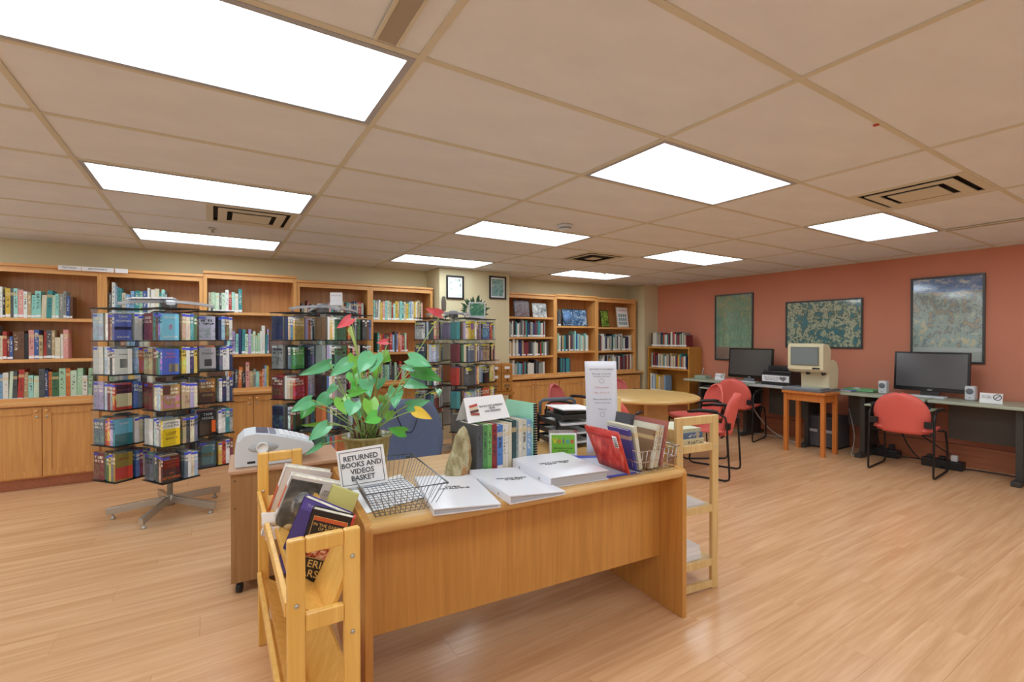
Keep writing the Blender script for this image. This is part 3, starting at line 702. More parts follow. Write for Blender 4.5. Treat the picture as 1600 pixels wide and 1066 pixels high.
SPEC1 = {(1, 0, 0): ('dark AFGHAN-titled', '#5a1c18'), (1, 1, 0): ('yellow and white', '#e9cf2e'), (1, 2, 0): ('cream and brown', '#b8935c'), (1, 3, 0): ('blue', '#4c6fd0'), (1, 4, 0): ('pale sky blue', '#79c4dd'),
         (0, 0, 0): ('red and olive', '#a2843a'), (0, 1, 0): ('sea blue', '#3f8fae'), (0, 2, 0): ('red-edged cream', '#c94a36'), (0, 3, 0): ('white', '#e8e6e2'), (0, 4, 0): ('navy and lilac', '#5a6aa8'),
         (2, 0, 0): ('teal oval', '#3f5a70'), (2, 1, 0): ('black and orange', '#2a2322'), (2, 2, 0): ('gold and brown', '#a5702c'), (2, 3, 0): ('grey and pink', '#b4b2b8'), (2, 4, 0): ('pale lilac', '#c3c2d8')}
r1 = spinner(-.30, 4.69, R(32), T1, 'blue', 'leftmost revolving paperback rack with blue-taped books on a steel star base', 'left rack', 4, seed=5, special=SPEC1)
K2 = {0: 3, 1: 3, -1: 1}
T2 = [(-.27, -.13, R(42), {0: 3, 1: 3, -1: 1}), (.06, -.29, R(34), {0: 3, 1: 4}), (.29, .06, R(22), {0: 2, 1: 4}), (-.05, .3, R(10), {})]
r2 = spinner(.87, 4.72, R(20), T2, 'white', 'middle revolving paperback rack behind the potted plant, white-taped books', 'middle rack', 4, tiers=(1, 2, 3, 4), seed=8,
             special={(0, 4, 0): ('gold striped', '#c9a75a'), (0, 3, 0): ('green shield', '#4f9b4c'), (0, 2, 0): ('red and white', '#c9403c'), (0, 1, 0): ('dark teal', '#28453f')})
T3 = [(-.335, -.07, R(48), {0: 2, 1: 3, -1: 1}), (.0, -.3, R(38), {0: 2, 1: 4}), (.335, -.06, R(30), {0: 2, 1: 4}), (.03, .29, R(10), {})]
r3 = spinner(2.40, 5.12, R(30), T3, 'yellow', 'right revolving paperback rack in front of the column, yellow-taped books', 'right rack', 4, tiers=(1, 2, 3, 4), seed=11,
             special={(1, 4, 0): ('yellow and purple', '#d2b23c'), (2, 4, 0): ('blue-grey', '#5b7fc0'), (0, 4, 0): ('pink rose', '#d98f8c'), (2, 1, 0): ('orange', '#dd6a33'), (0, 3, 1): ('teal', '#2c9aa0')})
cols = sorted({r[4] for r in REST}); b = MB()
for (M, t, w, h, c) in REST:
    mi = cols.index(c); b.box(0, t*.06, 0, w, 0, h, mi, M).box(t*.94, t, 0, w, 0, h, mi, M).box(t*.06, t*.94, 0, w*.03, 0, h, mi, M).box(t*.06, t*.94, w*.03, w*.97, .002, h-.002, len(cols), M)
o = b.build('rear_paperbacks', [mat('book_'+c.strip('#'), c, .5) for c in cols]+[PAGES]); o['kind'] = 'stuff'; o['label'] = 'paperbacks filling the rear and hidden compartments of the three spinner racks'
# lettering and blocks on the covers that can be read
def cover_text(b, lines, m, base=None):
    """b: book object (unit cube scaled). text on its +x face"""
    for (s, size, z, mm) in lines:
        t = text(s, size, mm or m, b, Matrix.Identity(4), name='title')
        d = b.matrix_world.to_scale()
        t.matrix_parent_inverse = Matrix.Identity(4)
        X = 1.0+.0022/d.x
        # local frame: x axis -> +y (width), y axis -> +z
        t.matrix_local = Matrix.Translation((X, .5, z)) @ Matrix.Diagonal((1/d.x, 1/d.y, 1/d.z, 1)) @ Matrix(((0, 0, 1, 0), (1, 0, 0, 0), (0, 1, 0, 0), (0, 0, 0, 1)))
def cover_patch(b, y0, y1, z0, z1, m, name='cover_panel'):
    MB().box(1.0, 1.0+.0012/b.matrix_world.to_scale().x, y0, y1, z0, z1).build(name, m, b)
orange = mat('orange_ink', '#ee6a24', .5); whitei = mat('white_ink', '#f2f0ea', .5); redi = mat('red_ink', '#c02820', .5); gold = mat('gold_ink', '#d3b06a', .4); yell = mat('yellow_ink', '#f0cf20', .5); blk = INK; navyi = mat('navy_ink', '#233468', .5); pinki = mat('pink_ink', '#d4708a', .5)
def deco(key, patches, lines, rr=r1):
    if key in rr and rr[key]:
        bk = rr[key][0]
        for p_ in patches: cover_patch(bk, *p_)
        cover_text(bk, lines, whitei)
deco((1, 0, 0), [(.0, 1, .0, .3, blk), (.0, 1, .52, .86, mat('dark_red_cover', '#6b1c1a', .4))], [('THE', .016, .33, orange), ('AFGHAN', .03, .16, orange), ('FREDERICK', .02, .76, redi), ('FORSYTH', .023, .62, redi)])
deco((1, 1, 0), [(.0, 1, .68, 1, whitei), (.0, 1, 0, .68, yell)], [('CATHERINE', .018, .9, blk), ('COULTER', .024, .78, blk), ('LOST', .03, .48, mat('brown_ink', '#7a4a18', .5)), ('LEGACY', .022, .3, mat('brown_ink', '#7a4a18', .5))])
deco((1, 3, 0), [(.0, 1, .0, 1, mat('blue_cover', '#4468cf', .4)), (.4, .95, .1, .42, mat('sand_cover', '#b9b07a', .5))], [('Nora', .026, .82, pinki), ('ROBERTS', .02, .68, pinki)])
deco((1, 4, 0), [(.0, 1, .0, 1, mat('pale_blue_cover', '#78c3dc', .4))], [('DECEIVED', .018, .86, whitei), ('8', .05, .5, pinki), ('FLETCHER', .02, .12, whitei)])
deco((1, 2, 0), [(.05, .45, .62, .98, mat('brown_patch', '#6a3a26', .5))], [('DAVID', .02, .5, whitei), ('PAINE', .034, .3, gold)])
deco((0, 4, 0), [(.0, 1, .0, 1, mat('lilac_navy_cover', '#5e6cb6', .4)), (0, 1, .4, .52, blk)], [('TONY', .022, .9, whitei), ('HILLERMAN', .019, .74, whitei), ('SUN DOG', .018, .12, whitei)])
deco((0, 3, 0), [(.0, 1, .0, 1, whitei), (.3, .75, .25, .6, mat('grey_flower', '#7f7a88', .6))], [('JOURNAL', .014, .78, GREYINK)])
deco((0, 2, 0), [(.1, .98, .12, .62, mat('parchment', '#d9cfa6', .6)), (.1, .98, .62, .95, mat('dark_plum', '#4a2634', .5))], [('DIRECTORY', .016, .75, mat('plum_ink', '#a35a78', .5))])
deco((0, 1, 0), [(.0, 1, .0, .45, mat('sea_green', '#2e6f78', .5)), (0, 1, .45, 1, mat('sky_cover', '#5fb0cf', .5))], [('ISLAND', .018, .84, whitei)])
deco((0, 0, 0), [(.0, 1, .05, .5, mat('red_car', '#d8463a', .5)), (0, 1, .5, 1, mat('olive_cover', '#9c8838', .5))], [('MOTOR', .02, .78, redi)])
deco((2, 3, 0), [(.0, 1, .0, 1, mat('silver_cover', '#b9b5bc', .5)), (.3, .75, .2, .5, blk), (.0, 1, .0, .1, blk)], [('NGAIO', .014, .88, GREYINK), ('MARSH', .026, .74, blk)])
deco((2, 1, 0), [(.0, 1, .6, 1, blk), (.75, 1, .1, .6, orange)], [('TAMI', .028, .86, whitei), ('HOAG', .028, .7, whitei)])
deco((2, 0, 0), [(.12, .85, .1, .85, mat('teal_oval', '#5f8a94', .5)), (.12, .85, .42, .55, mat('oval_band', '#a9a078', .5))], [])
deco((2, 2, 0), [(.0, 1, .0, .45, mat('umber', '#5d3522', .5))], [('THE', .018, .55, blk), ('GODS', .028, .32, gold)])
deco((2, 1, 0), [(.05, .95, .1, .5, mat('cafe_orange', '#e87a3a', .5))], [('CASE', .03, .75, whitei)], r3)
deco((1, 4, 0), [(.2, .85, .55, .85, mat('violet_oval', '#8d6fc0', .5))], [], r3)
deco((0, 3, 0), [(.15, .85, .2, .8, mat('leaf_shield', '#6fb85a', .5))], [('MYSTERY', .017, .7, whitei)], r2)

# things on top of the racks
def sheet(name, label, cat, px, py, z, w, d, rz, m=PAPER, th=.004):
    p = PZ(px, py, z); o = MB().box(-w/2, w/2, -d/2, d/2, 0, th).build(name, m); o.location = p; o.rotation_euler = (0, 0, rz); return tag(o, label, cat)
sh = MB().box(-.13, .13, -.1, .1, 0, .012).build('paper_pad', PAPER); sh.location = (-.42, 4.66, 1.692); sh.rotation_euler = (0, R(-3), .3); tag(sh, 'white paper pad lying on top of the left spinner rack', 'paper')
pl = thing('placard', 'small white card standing on top of the middle spinner rack', 'sign', (.97, 4.62, 1.692), R(-25))
MB().box(-.055, .055, 0, .004, 0, .12).build('card', PAPER, pl); MB().box(-.055, .055, .004, .05, 0, .003).build('foot', PAPER, pl); text('RETURN TO DESK', .011, GREYINK, pl, face_M((0, -.001, .09), (1, 0, 0), (0, 0, 1)))
pf = thing('framed_photograph', 'small white photo frame standing on top of the right spinner rack', 'picture frame', (2.66, 5.02, 1.613), R(-30))
MB().box(-.10, .10, 0, .012, 0, .2).build('frame', WHITEP, pf, bevel=.002)
MB().box(-.085, .085, -.002, 0, .04, .185).build('photo', art('green_photo', [(.3, '#1f6b56'), (.5, '#3e8a6a'), (.62, '#bcd0a8'), (.75, '#2f6a86')], 14), pf)
wr = thing('leafy_wreath', 'dark green spiky leaf wreath around the photo frame on the right rack', 'wreath', (2.665, 5.07, 1.613), R(-30))
LEAFD = mat('dark_leaf', '#2e5a3c', .5)
rg = random.Random(3)
for k in range(26):
    a = R(-30+240*k/25); r0 = .09; r1_ = .165+rg.uniform(-.03, .03); c0 = Vector((r0*math.cos(a), 0, .1+r0*math.sin(a))); c1 = Vector((r1_*math.cos(a+rg.uniform(-.2, .2)), rg.uniform(-.03, .02), .11+r1_*math.sin(a)))
    if c1.z < .005: c1.z = .006
    if c0.z < .005: c0.z = .006
    d = (c1-c0); s = Vector((-d.z, 0, d.x)).normalized()*.014
    MB().add([c0, (c0+c1)/2+s, c1, (c0+c1)/2-s, (c0+c1)/2+Vector((0, -.006, 0))], [(0, 1, 4), (1, 2, 4), (2, 3, 4), (3, 0, 4)]).build('leaf', LEAFD, wr)
gv = MB().lathe([(.02, 0), (.026, .02), (.03, .1), (.02, .16), (.012, .17)], 12).build('stone_figure', mat('grey_stone', '#8f8a80', .8)); gv.location = (2.24, 5.04, 1.694); tag(gv, 'small grey upright stone ornament on the right spinner rack', 'ornament')

# ------------------------------------------------------------------ main desk
DA = R(-4.6); DO = Vector((.442, 1.672, 0))
desk = thing('reception_desk', 'large oak reception desk with rounded top edge, in the foreground', 'desk', DO, DA)
DL, DD, DZ = 1.555, .84, .738
def rounded_top(x0, x1, y0, y1, z1, th, r=.017, n=6):
    prof = [(y1, z1-th), (y1, z1)]
    for i in range(n*2+1):
        a = PI/2+PI*i/(n*2); prof.append((y0+th/2+th/2*math.cos(a), z1-th/2+th/2*math.sin(a)))
    b = MB(); m = len(prof)
    vs = [(x0, y, z) for y, z in prof]+[(x1, y, z) for y, z in prof]
    fs = [tuple(range(m))[::-1], tuple(range(m, 2*m))]+[(i, (i+1) % m, m+(i+1) % m, m+i) for i in range(m)]
    return b.add(vs, fs)
rounded_top(.018, DL-.018, -.01, DD, DZ, .042).build('desktop', W_DESKT, desk)
for x in (0, DL-.028):
    sp_ = MB(); pr = []
    for i in range(9):
        a = PI/2+PI/2*i/8; pr.append((-.012+.03+.03*math.cos(a), DZ+.003-.03+.03*math.sin(a)))
    pr += [(-.012, 0), (DD, 0), (DD, DZ+.003)]
    m = len(pr); vs = [(x, y, z) for y, z in pr]+[(x+.028, y, z) for y, z in pr]
    sp_.add(vs, [tuple(range(m))[::-1], tuple(range(m, 2*m))]+[(i, (i+1) % m, m+(i+1) % m, m+i) for i in range(m)])
    sp_.build('end_panel', W_DESK, desk, bevel=.002)
MB().box(.028, DL-.028, .15, .17, .25, DZ-.042).build('modesty_panel', W_DESK, desk)
rt = thing('desk_return', 'oak side extension desk behind the right end of the reception desk', 'desk', DO+Vector((0, 0, 0)), DA)
MB().box(.93, DL+.03, DD+.003, DD+.46, DZ-.035, DZ-.002).build('desktop', W_DESKT, rt, bevel=.006)
MB().box(.96, .98, DD+.02, DD+.44, 0, DZ-.035).build('end_panel', W_DESK, rt); MB().box(1.53, 1.55, DD+.02, DD+.44, 0, DZ-.035).build('end_panel', W_DESK, rt)

def on_desk(px, py, z=DZ): return PZ(px, py, z+.001)
# white binders
def binder(label, p00, p10, p01, h, title, tsize=.018, sleeve=None, hinge_up=.0):
    """p00 near-left corner, p10 near-right corner, p01 far-left corner, in photo pixels on the desk"""
    a, b_, c = on_desk(*p00), on_desk(*p10), on_desk(*p01)
    x = (b_-a); w = x.length; x.normalize(); y = Vector((-x.y, x.x, 0)); d = (c-a).dot(y)
    t_ = thing('ring_binder', label, 'binder', a, math.atan2(x.y, x.x), 'white ring binders on the desk')
    WB = mat('binder_white', '#e6e7f0', .3, coat=.3)
    MB().box(0, w, 0, d, 0, .004).build('back_cover', WB, t_)
    MB().box(0, .004, 0, d, .004, h).build('spine', WB, t_)
    e = .004 if hinge_up == 0 else hinge_up
    tc = MB().add([(0, 0, h), (w, 0, h-e), (w, d, h-e), (0, d, h), (0, 0, h+.004), (w, 0, h-e+.004), (w, d, h-e+.004), (0, d, h+.004)], [(0, 3, 2, 1), (4, 5, 6, 7), (0, 1, 5, 4), (1, 2, 6, 5), (2, 3, 7, 6), (3, 0, 4, 7)])
    tc.build('front_cover', WB, t_)
    MB().add([(.006, .005, .0045), (w-.008, .005, .0045), (w-.008, d-.005, .0045), (.006, d-.005, .0045), (.006, .005, h-.003), (w-.008, .005, max(.008, h-e-.003)), (w-.008, d-.005, max(.008, h-e-.003)), (.006, d-.005, h-.003)], [(0, 3, 2, 1), (4, 5, 6, 7), (0, 1, 5, 4), (1, 2, 6, 5), (2, 3, 7, 6), (3, 0, 4, 7)]).build('page_stack', mat('page_grey', '#bcbcc2', .8), t_)
    for fy in (.25, .75): MB().lathe([(.006, 0), (.006, .002)], 10, M=Matrix.Translation((0, d*fy, h*.5)) @ Matrix.Rotation(R(-90), 4, 'Y')).build('rivet', STEEL, t_)
    sl = math.atan2(-e, w)
    Mx = Matrix.Translation((w/2, d*.55, h+.0048-e/2)) @ Matrix.Rotation(-sl, 4, 'Y')
    text(title, tsize, INK, t_, Mx, bold=.0002)
    return t_
binder('white ring binder nearest the wire returns basket', (677, 807), (783, 793), (657, 753), .022, 'VIDEO\nCATALOGUE', .023, hinge_up=.012)
binder('white ring binder second from the basket, with crest on its cover', (797, 789), (884, 773), (745, 744), .03, 'Hawaiian Books\nat Library', .023, hinge_up=.02)
binder('thick white ring binder stacked with pages, beside the blue folder', (860, 764), (951, 749), (818, 727), .042, 'Library Catalogue\nAuthor - Title', .023)
def quad_sheet(name, label, cat, pts, z, m, th=.0015, group=None):
    P_ = [PZ(x, y, z) for x, y in pts]; c = sum(P_, Vector())/4
    b = MB(); v = [p-c for p in P_]; b.add(v+[p+Vector((0, 0, th)) for p in v], [(3, 2, 1, 0), (4, 5, 6, 7), (0, 1, 5, 4), (1, 2, 6, 5), (2, 3, 7, 6), (3, 0, 4, 7)])
    o = b.build(name, m); o.location = c; return tag(o, label, cat, group)
quad_sheet('blue_folder', 'blue plastic folder lying open on the desk beside the thick binder', 'folder', [(938, 749), (1003, 738), (935, 713), (889, 713)], DZ+.002, mat('blue_vinyl', '#4c5cc8', .3), .003)
quad_sheet('loose_paper', 'clear sleeve with grey paper on the blue folder', 'paper', [(942, 745), (993, 737), (932, 716), (897, 717)], DZ+.006, mat('sleeve_grey', '#c4c6d6', .25), .0015)
quad_sheet('loose_paper', 'white sheets lying under the wire returns basket', 'paper', [(573, 803), (667, 777), (625, 742), (548, 764)], DZ+.002, PAPER, .002)

# wire returns basket with sign
bk_c = (on_desk(590, 800)+on_desk(672, 770))/2
wb = thing('wire_basket', 'grey wire returns basket with sign plate on the desk corner', 'basket', DO+RZ(DA).to_3x3() @ Vector((.05, .05, DZ+.001)), DA)
w_, d_, h_ = .215, .42, .105
def rect_at(z, g):
    return [(-g, -g, z), (w_+g, -g, z), (w_+g, d_+g, z), (-g, d_+g, z)]
def densify(pts, n=1):
    return pts
wm = MB(); wm.tube(rect_at(h_, .045), .0032, 6, closed=True); wm.build('rim', WIRE, wb)
wm = MB()
for i in range(13):
    x = w_*i/12; xo = x+(x-w_/2)/(w_/2)*.045
    wm.tube([(xo, -.045, h_), (x, 0, .004), (x, d_, .004), (xo, d_+.045, h_)], .0015, 5)
for i in range(15):
    y = d_*i/14; yo = y+(y-d_/2)/(d_/2)*.045
    wm.tube([(-.045, yo, h_), (0, y, .006), (w_, y, .006), (w_+.045, yo, h_)], .0015, 5)
wm.build('wire_mesh', WIRE, wb)
# sign plate on the basket's left side, facing the viewer
sa, sb_ = PD(533, 765, 1.86), PD(606, 753, 1.86)
xd = (sb_-sa); sw = xd.length; xd.normalize()
sg = thing('sign_plate', 'framed white RETURNED BOOKS AND VIDEOS BASKET sign standing in the wire basket', 'sign', sa, 0)
upv = Vector((-.03, .12, 1)).normalized(); shh = .147
Msg = face_M((0, 0, 0), xd, upv)
MB().box(0, sw, 0, shh, -.005, 0, 0, Msg).build('plate', PAPER, sg)
fr = MB()
q = .009
for (a, b_, c, d) in ((q, sw-q, q, q+.002), (q, sw-q, shh-q-.002, shh-q), (q, q+.002, q, shh-q), (sw-q-.002, sw-q, q, shh-q)): fr.box(a, b_, c, d, 0, .0008, 0, Msg)
fr.build('border', INK, sg)
text('RETURNED\nBOOKS AND\nVIDEOS\nBASKET', .0275, mat('sign_grey', '#55585e', .6), sg, Msg @ Matrix.Translation((sw/2, shh/2-.002, .001)), bold=.0006)
MB().box(0, sw, -.004, .0, 0, .04, 0, Msg).build('lip', acrylic('sign_acrylic', '#dfe3e8', .7), sg)

# stone ornament and desk books with tent sign
st = MB()
sp = on_desk(718, 748)
for i in range(9):
    pass
prof = [(0, .062), (.03, .066), (.08, .062), (.14, .05), (.19, .035), (.225, .02), (.235, .008)]
rng = random.Random(4); vs = []; n = 11
for (z, r_) in prof:
    for k in range(n):
        a = 2*PI*k/n; q = r_*(1+rng.uniform(-.13, .13)); vs.append((q*math.cos(a)*1.0+z*.12, q*math.sin(a)*.6, z+rng.uniform(-.004, .004) if z else 0))
fs = [(i*n+k, i*n+(k+1) % n, (i+1)*n+(k+1) % n, (i+1)*n+k) for i in range(len(prof)-1) for k in range(n)]+[tuple(range(n))[::-1], tuple((len(prof)-1)*n+k for k in range(n))]
st.add(vs, fs)
STONE = nmat('mottled_onyx', lambda t: (t.ramp(t.noise(t.coord('Object', (1, 1, .5)), 16, 7, .62, .2), [(.3, '#6f5a38'), (.43, '#9c9068'), (.52, '#bdb48e'), (.6, '#a8763e'), (.7, '#85845f')]), t.noise(t.coord('Object'), 40, 4)), .35, bump=.5)
so = st.build('onyx_bookend', STONE, bevel=.004); so.location = sp+Vector((0, .02, 0)); tag(so, 'tall mottled green onyx stone bookend on the desk', 'bookend')
sl_ = MB().box(-.055, .11, -.03, .02, 0, .006).build('book_support', BLACKM); sl_.location = on_desk(722, 752); tag(sl_, 'black metal bookend plate under the onyx stone', 'bookend')
ba, bb_ = on_desk(745, 744), on_desk(840, 722)
bd = (bb_-ba); bang = math.atan2(bd.y, bd.x); bl = bd.length
seq = [('dark grey', '#4b4d50', .03, .25), ('black and green', '#4f8a4c', .022, .245), ('green', '#6fae5e', .022, .245), ('dark red', '#8e2a2c', .026, .245), ('blue', '#4e7cc0', .03, .235), ('cream', '#d8d3c2', .015, .235), ('white', '#dfdcd4', .014, .232), ('pale tan', '#d5c9b2', .018, .24), ('dark green', '#2f4c4c', .024, .25), ('grey', '#8e9a9a', .012, .245), ('ivory', '#cfcabb', .02, .24), ('speckled ivory', '#c6c4b4', .026, .245), ('pale blue', '#7fa4cc', .026, .24), ('aqua', '#8cc9bd', .012, .22)]
tot = sum(s[2] for s in seq); x = 0; sc_ = (bl-.03)/tot
for i, (cn, c, t, h) in enumerate(seq):
    tt = t*sc_
    put_book(HB[0] if i not in (0, 4) else HB[1], *(ba+Vector((math.cos(bang), math.sin(bang), 0))*x), tt-.001, .165, h*.95, c, bang, 0, f'{cn} book, {ordn(i)} from the onyx stone in the desk book row', 'books standing on the reception desk')
    x += tt
gb = put_book(HB[0], *(ba+Vector((math.cos(bang), math.sin(bang), 0))*(x+.002)+Vector((0, 0, 0))), .014, .23, .31, '#9fdcc0', bang, 0, 'tall mint green comb-bound book at the right end of the desk book row', 'books standing on the reception desk', name='comb_bound_book')
cb = MB()
for i in range(24): cb.box(-.2, 1.2, -.05, 0, i/24+.01, i/24+.032)
cb.build('comb_binding', BLACK, gb)
tn_ = thing('tent_sign', 'white folded tent sign with book picture on top of the desk books', 'sign', ba+Vector((math.cos(bang), math.sin(bang), 0))*.01+Vector((-.03, .05, .243)), bang+R(2))
tw, th_ = .27, .115
MB().add([(0, 0, 0), (tw, 0, 0), (tw-.01, .05, th_), (.01, .05, th_), (.0, .1, 0), (tw, .1, 0)], [(0, 1, 2, 3), (3, 2, 5, 4)]).build('card', PAPER, tn_)
Mt_ = face_M((tw*.62, .0225, .055), (1, 0, 0), (0, .05, th_)) @ Matrix.Translation((0, 0, .002))
text('BOOKS PAST & PRESENT\nFROM\nOUR HOLDINGS', .014, INK, tn_, Mt_)
pb_ = MB(); Mp = face_M((tw*.2, .0225, .055), (1, 0, 0), (0, .05, th_)) @ Matrix.Translation((0, 0, .0015))
for i, (c_, a_) in enumerate((('#b8453c', 8), ('#dcc9a8', -5), ('#5a3a34', 6), ('#a55048', -6))):
    MB().box(-.026, .026, -.006, .006, 0, .0006, 0, Mp @ Matrix.Translation((0, .022-i*.014, 0)) @ Matrix.Rotation(R(a_), 4, 'Z')).build('book_motif', mat('motif'+str(i), c_, .7), tn_)

# plant
pot = thing('potted_anthurium', 'green potted anthurium with pink flowers in an olive pot on the desk', 'potted plant', on_desk(577, 722)+Vector((0, .1, 0)))
pc = pot.location
pc.x, pc.y = PD(574, 700, 2.34).x, PD(574, 700, 2.34).y; pot.location = pc
OLIVE = nmat('olive_glaze', lambda t: t.ramp(t.noise(t.coord('Object', (9, 9, .8)), 3, 4, .6, .6), [(.3, '#6f6238'), (.5, '#8d8150'), (.7, '#a39a68')]), .25)
MB().lathe([(.085, 0), (.095, .05), (.105, .12), (.112, .165), (.12, .17), (.12, .18), (.106, .18), (.102, .15)], 32).build('pot', OLIVE, pot)
MB().lathe([(.101, .14), (.1, .152)], 24).build('soil', mat('dark_soil', '#33241a', .95), pot)
ca, cs = 440, 520
def cp(x, y): return (440+x/5.329, 520+y/5.329)
LV = [((400,255),(140,355),80,0,.0),((560,240),(400,365),95,0,-.1),((610,190),(580,320),100,1,.05),((730,190),(640,340),120,0,-.05),((775,175),(750,335),125,0,.0),((830,190),(910,235),115,1,.05),
((1060,215),(1250,280),110,0,.0),((1090,300),(980,290),50,0,-.1),((1110,320),(1340,405),115,2,.05),((1030,420),(1230,460),75,0,.1),((1300,470),(1310,530),50,0,.15),((1050,610),(1240,560),85,0,.0),
((1110,650),(1255,720),78,3,-.15),((1030,830),(885,795),80,4,.0),((950,460),(940,635),105,0,.05),((850,520),(875,610),85,1,.1),((600,330),(625,445),115,4,.1),((700,380),(740,540),105,0,.0),
((250,560),(70,660),85,0,-.05),((240,600),(160,720),95,2,.05),((400,540),(270,600),110,0,.1),((450,440),(360,540),55,0,.1),((500,540),(540,690),115,1,.05),((600,575),(565,695),118,0,-.15),
((735,560),(750,725),115,1,-.1),((800,690),(690,745),100,4,-.15),((370,750),(160,770),35,1,.1),((380,770),(225,900),95,0,-.1),((330,930),(190,1020),40,0,-.05),((560,505),(720,480),60,4,-.1),((790,280),(780,385),75,1,.1),
((690,240),(640,330),100,1,.08),((640,430),(590,520),95,4,.05),((820,380),(800,480),85,0,.1),((900,650),(870,740),80,1,.08),((660,620),(640,720),90,0,.1),((560,650),(500,560),90,1,.12),((860,600),(830,690),70,0,.1),((660,300),(610,390),90,1,.12)]
LC = [mat('leaf_sage', '#6dbb88', .25), mat('leaf_lime', '#7dbb48', .28), mat('leaf_deep', '#4b9846', .28), mat('leaf_yellow', '#e0b832', .45), mat('leaf_bright', '#62c24e', .4)]
rg = random.Random(2); view = ray(580, 620).normalized()
def leaf_obj(bp, tp, wpx, mi, dd, m=None, name='leaf', stem_m=None, stem=True):
    d0 = 2.34+dd
    B = PD(*bp, d0); T = PD(*tp, d0-.04-rg.uniform(0, .06)); ax = T-B; L = ax.length
    side = ax.cross(view).normalized(); side = (side*.92+view*rg.uniform(-.35, .35)).normalized()
    nrm = side.cross(ax).normalized()
    if nrm.dot(view) > 0: nrm = -nrm
    W = wpx*1.18/5.329/FOC*d0/2
    def fn(u, v):
        s = (v-.5)*2; prof = math.sin(PI*min(1, (u*.93+.07)**.62))**.85 if u < 1 else 0
        lobe = -.16*L*(abs(s)**1.2)*(1-u)**4
        c = B+ax*u+side*(s*W*prof)+ax.normalized()*lobe + nrm*(.16*W*(1-abs(s))*-1+.10*L*math.sin(PI*u)-abs(s)*.0)
        return c-pc
    o = MB().grid(fn, 8, 6).build(name, m or LC[mi], pot)
    if stem:
        S0 = Vector((rg.uniform(-.03, .03), rg.uniform(-.03, .03), .15)); E = B-pc
        mid = (S0+E)/2+Vector((0, 0, .05))*(1 if E.z > .2 else .4)
        pts = [S0*(1-q)**2+mid*2*q*(1-q)+E*q*q for q in [i/6 for i in range(7)]]
        MB().tube(pts, .0028, 5).build('stem', mat('stem_green', '#8faa5c', .5), pot)
for (a, b_, w, mi, dd) in LV: leaf_obj(cp(*a), cp(*b_), w, mi, dd)
PINK = mat('spathe_pink', '#e8606c', .35)
for (a, b_, w, sxy) in (((549, 497), (526, 513), 70, None), ((606, 534), (588, 536), 45, None), ((690, 491), (664, 482), 60, None)):
    leaf_obj(a, b_, w, 0, 0, PINK, 'flower')
for (q0, q1) in (((545, 512), (562, 560)), ((548, 510), (566, 585))):
    a, b_ = PD(*q0, 2.32)-pc, PD(*q1, 2.34)-pc; MB().tube([a, (a+b_)/2, b_, Vector((0, 0, .15))], [.006, .005, .004, .003], 6).build('flower_spike', mat('spadix_green', '#9fae5e', .5), pot)
for k in range(14):
    a = rg.uniform(0, 2*PI); r_ = rg.uniform(.0, .06); q = rg.uniform(.03, .12)
    MB().tube([(r_*math.cos(a), r_*math.sin(a), .148), (r_*1.3*math.cos(a), r_*1.3*math.sin(a), .15+q)], .005, 6).build('root_stalk', mat('brown_stalk', '#5a3524', .8), pot)

# blue office chair behind the desk
oc = thing('office_chair', 'blue-grey upholstered office chair behind the reception desk', 'chair', (1.2, 2.95, 0), R(180+18))
def pad(fn, nu, nv, th, name, m, par): return shell(MB().grid(fn, nu, nv).build(name, m, par), th)
def oback(u, v):
    s = (u-.5)*2; z = .5+.46*v; w = .30*(1-.25*max(0, (v-.45)/.55)**2.2)*(.86+.14*min(1, v*3)); 
    return Vector((s*w, -.24-.05*v+.05*s*s, z-.03*s*s*v))
pad(oback, 12, 10, .06, 'backrest', NAVY, oc)
def crease(u):
    s = (u-.5)*2; return Vector((s*.11, -.19-.03*(abs(s))-.0, .93-.0-.19*(1-abs(s)**2.2)))
MB().tube([crease(i/14) for i in range(15)], .004, 6).build('seam', mat('dark_seam', '#2c3246', .8), oc)
MB().box(-.24, .24, -.22, .24, .43, .5).build('seat', NAVY, oc, bevel=.03, seg=4)
MB().tube([(0, 0, .1), (0, 0, .44)], .03, 12).build('gas_lift', BLACKM, oc)
for k in range(5):
    a = 2*PI*k/5; l = MB().bar((0, 0, .1), (.28*math.cos(a), .28*math.sin(a), .075), .04, .03).build('leg', BLACKM, oc)
    MB().lathe([(.025, -.012), (.025, .012)], 14, M=Matrix.Translation((.28*math.cos(a), .28*math.sin(a), .0255)) @ Matrix.Rotation(PI/2, 4, 'X')).build('castor', BLACKM, l)
MB().bar((0, -.05, .44), (0, -.27, .6), .05, .02).build('back_bracket', BLACKM, oc)

# letter trays, small green sign
lt = thing('letter_tray', 'stack of black letter trays with papers on the desk extension', 'letter tray', Vector((PD(887, 690, 2.93).x, PD(887, 690, 2.93).y, DZ+.001)), DA-R(4))
for i in range(3):
    z = .02+i*.055; b = MB(); b.box(-.13, .13, -.12, .16, z, z+.004).box(-.13, -.126, -.12, .16, z, z+.03).box(.126, .13, -.12, .16, z, z+.03).box(-.13, .13, .156, .16, z, z+.03)
    b.build('tray', BLACK, lt)
    MB().box(-.11, .11, -.11, .14, z+.005, z+.015).build('papers', PAPER, lt)
for sx in (-1, 1):
    for sy in (-.1, .14): MB().box(sx*.132-.006, sx*.132+.006, sy-.006, sy+.006, 0, .18).build('post', BLACK, lt)
b = MB(); b.box(-.1, .12, -.1, .1, .165, .195).box(-.06, .1, -.08, .08, .195, .215); b.build('hole_punch', mat('dark_grey_metal', '#3c3a38', .4, .3), lt, bevel=.006)
MB().box(-.11, .13, -.12, .11, .222, .228, 0, Matrix.Rotation(R(3), 4, 'Y')).build('top_papers', PAPER, lt)
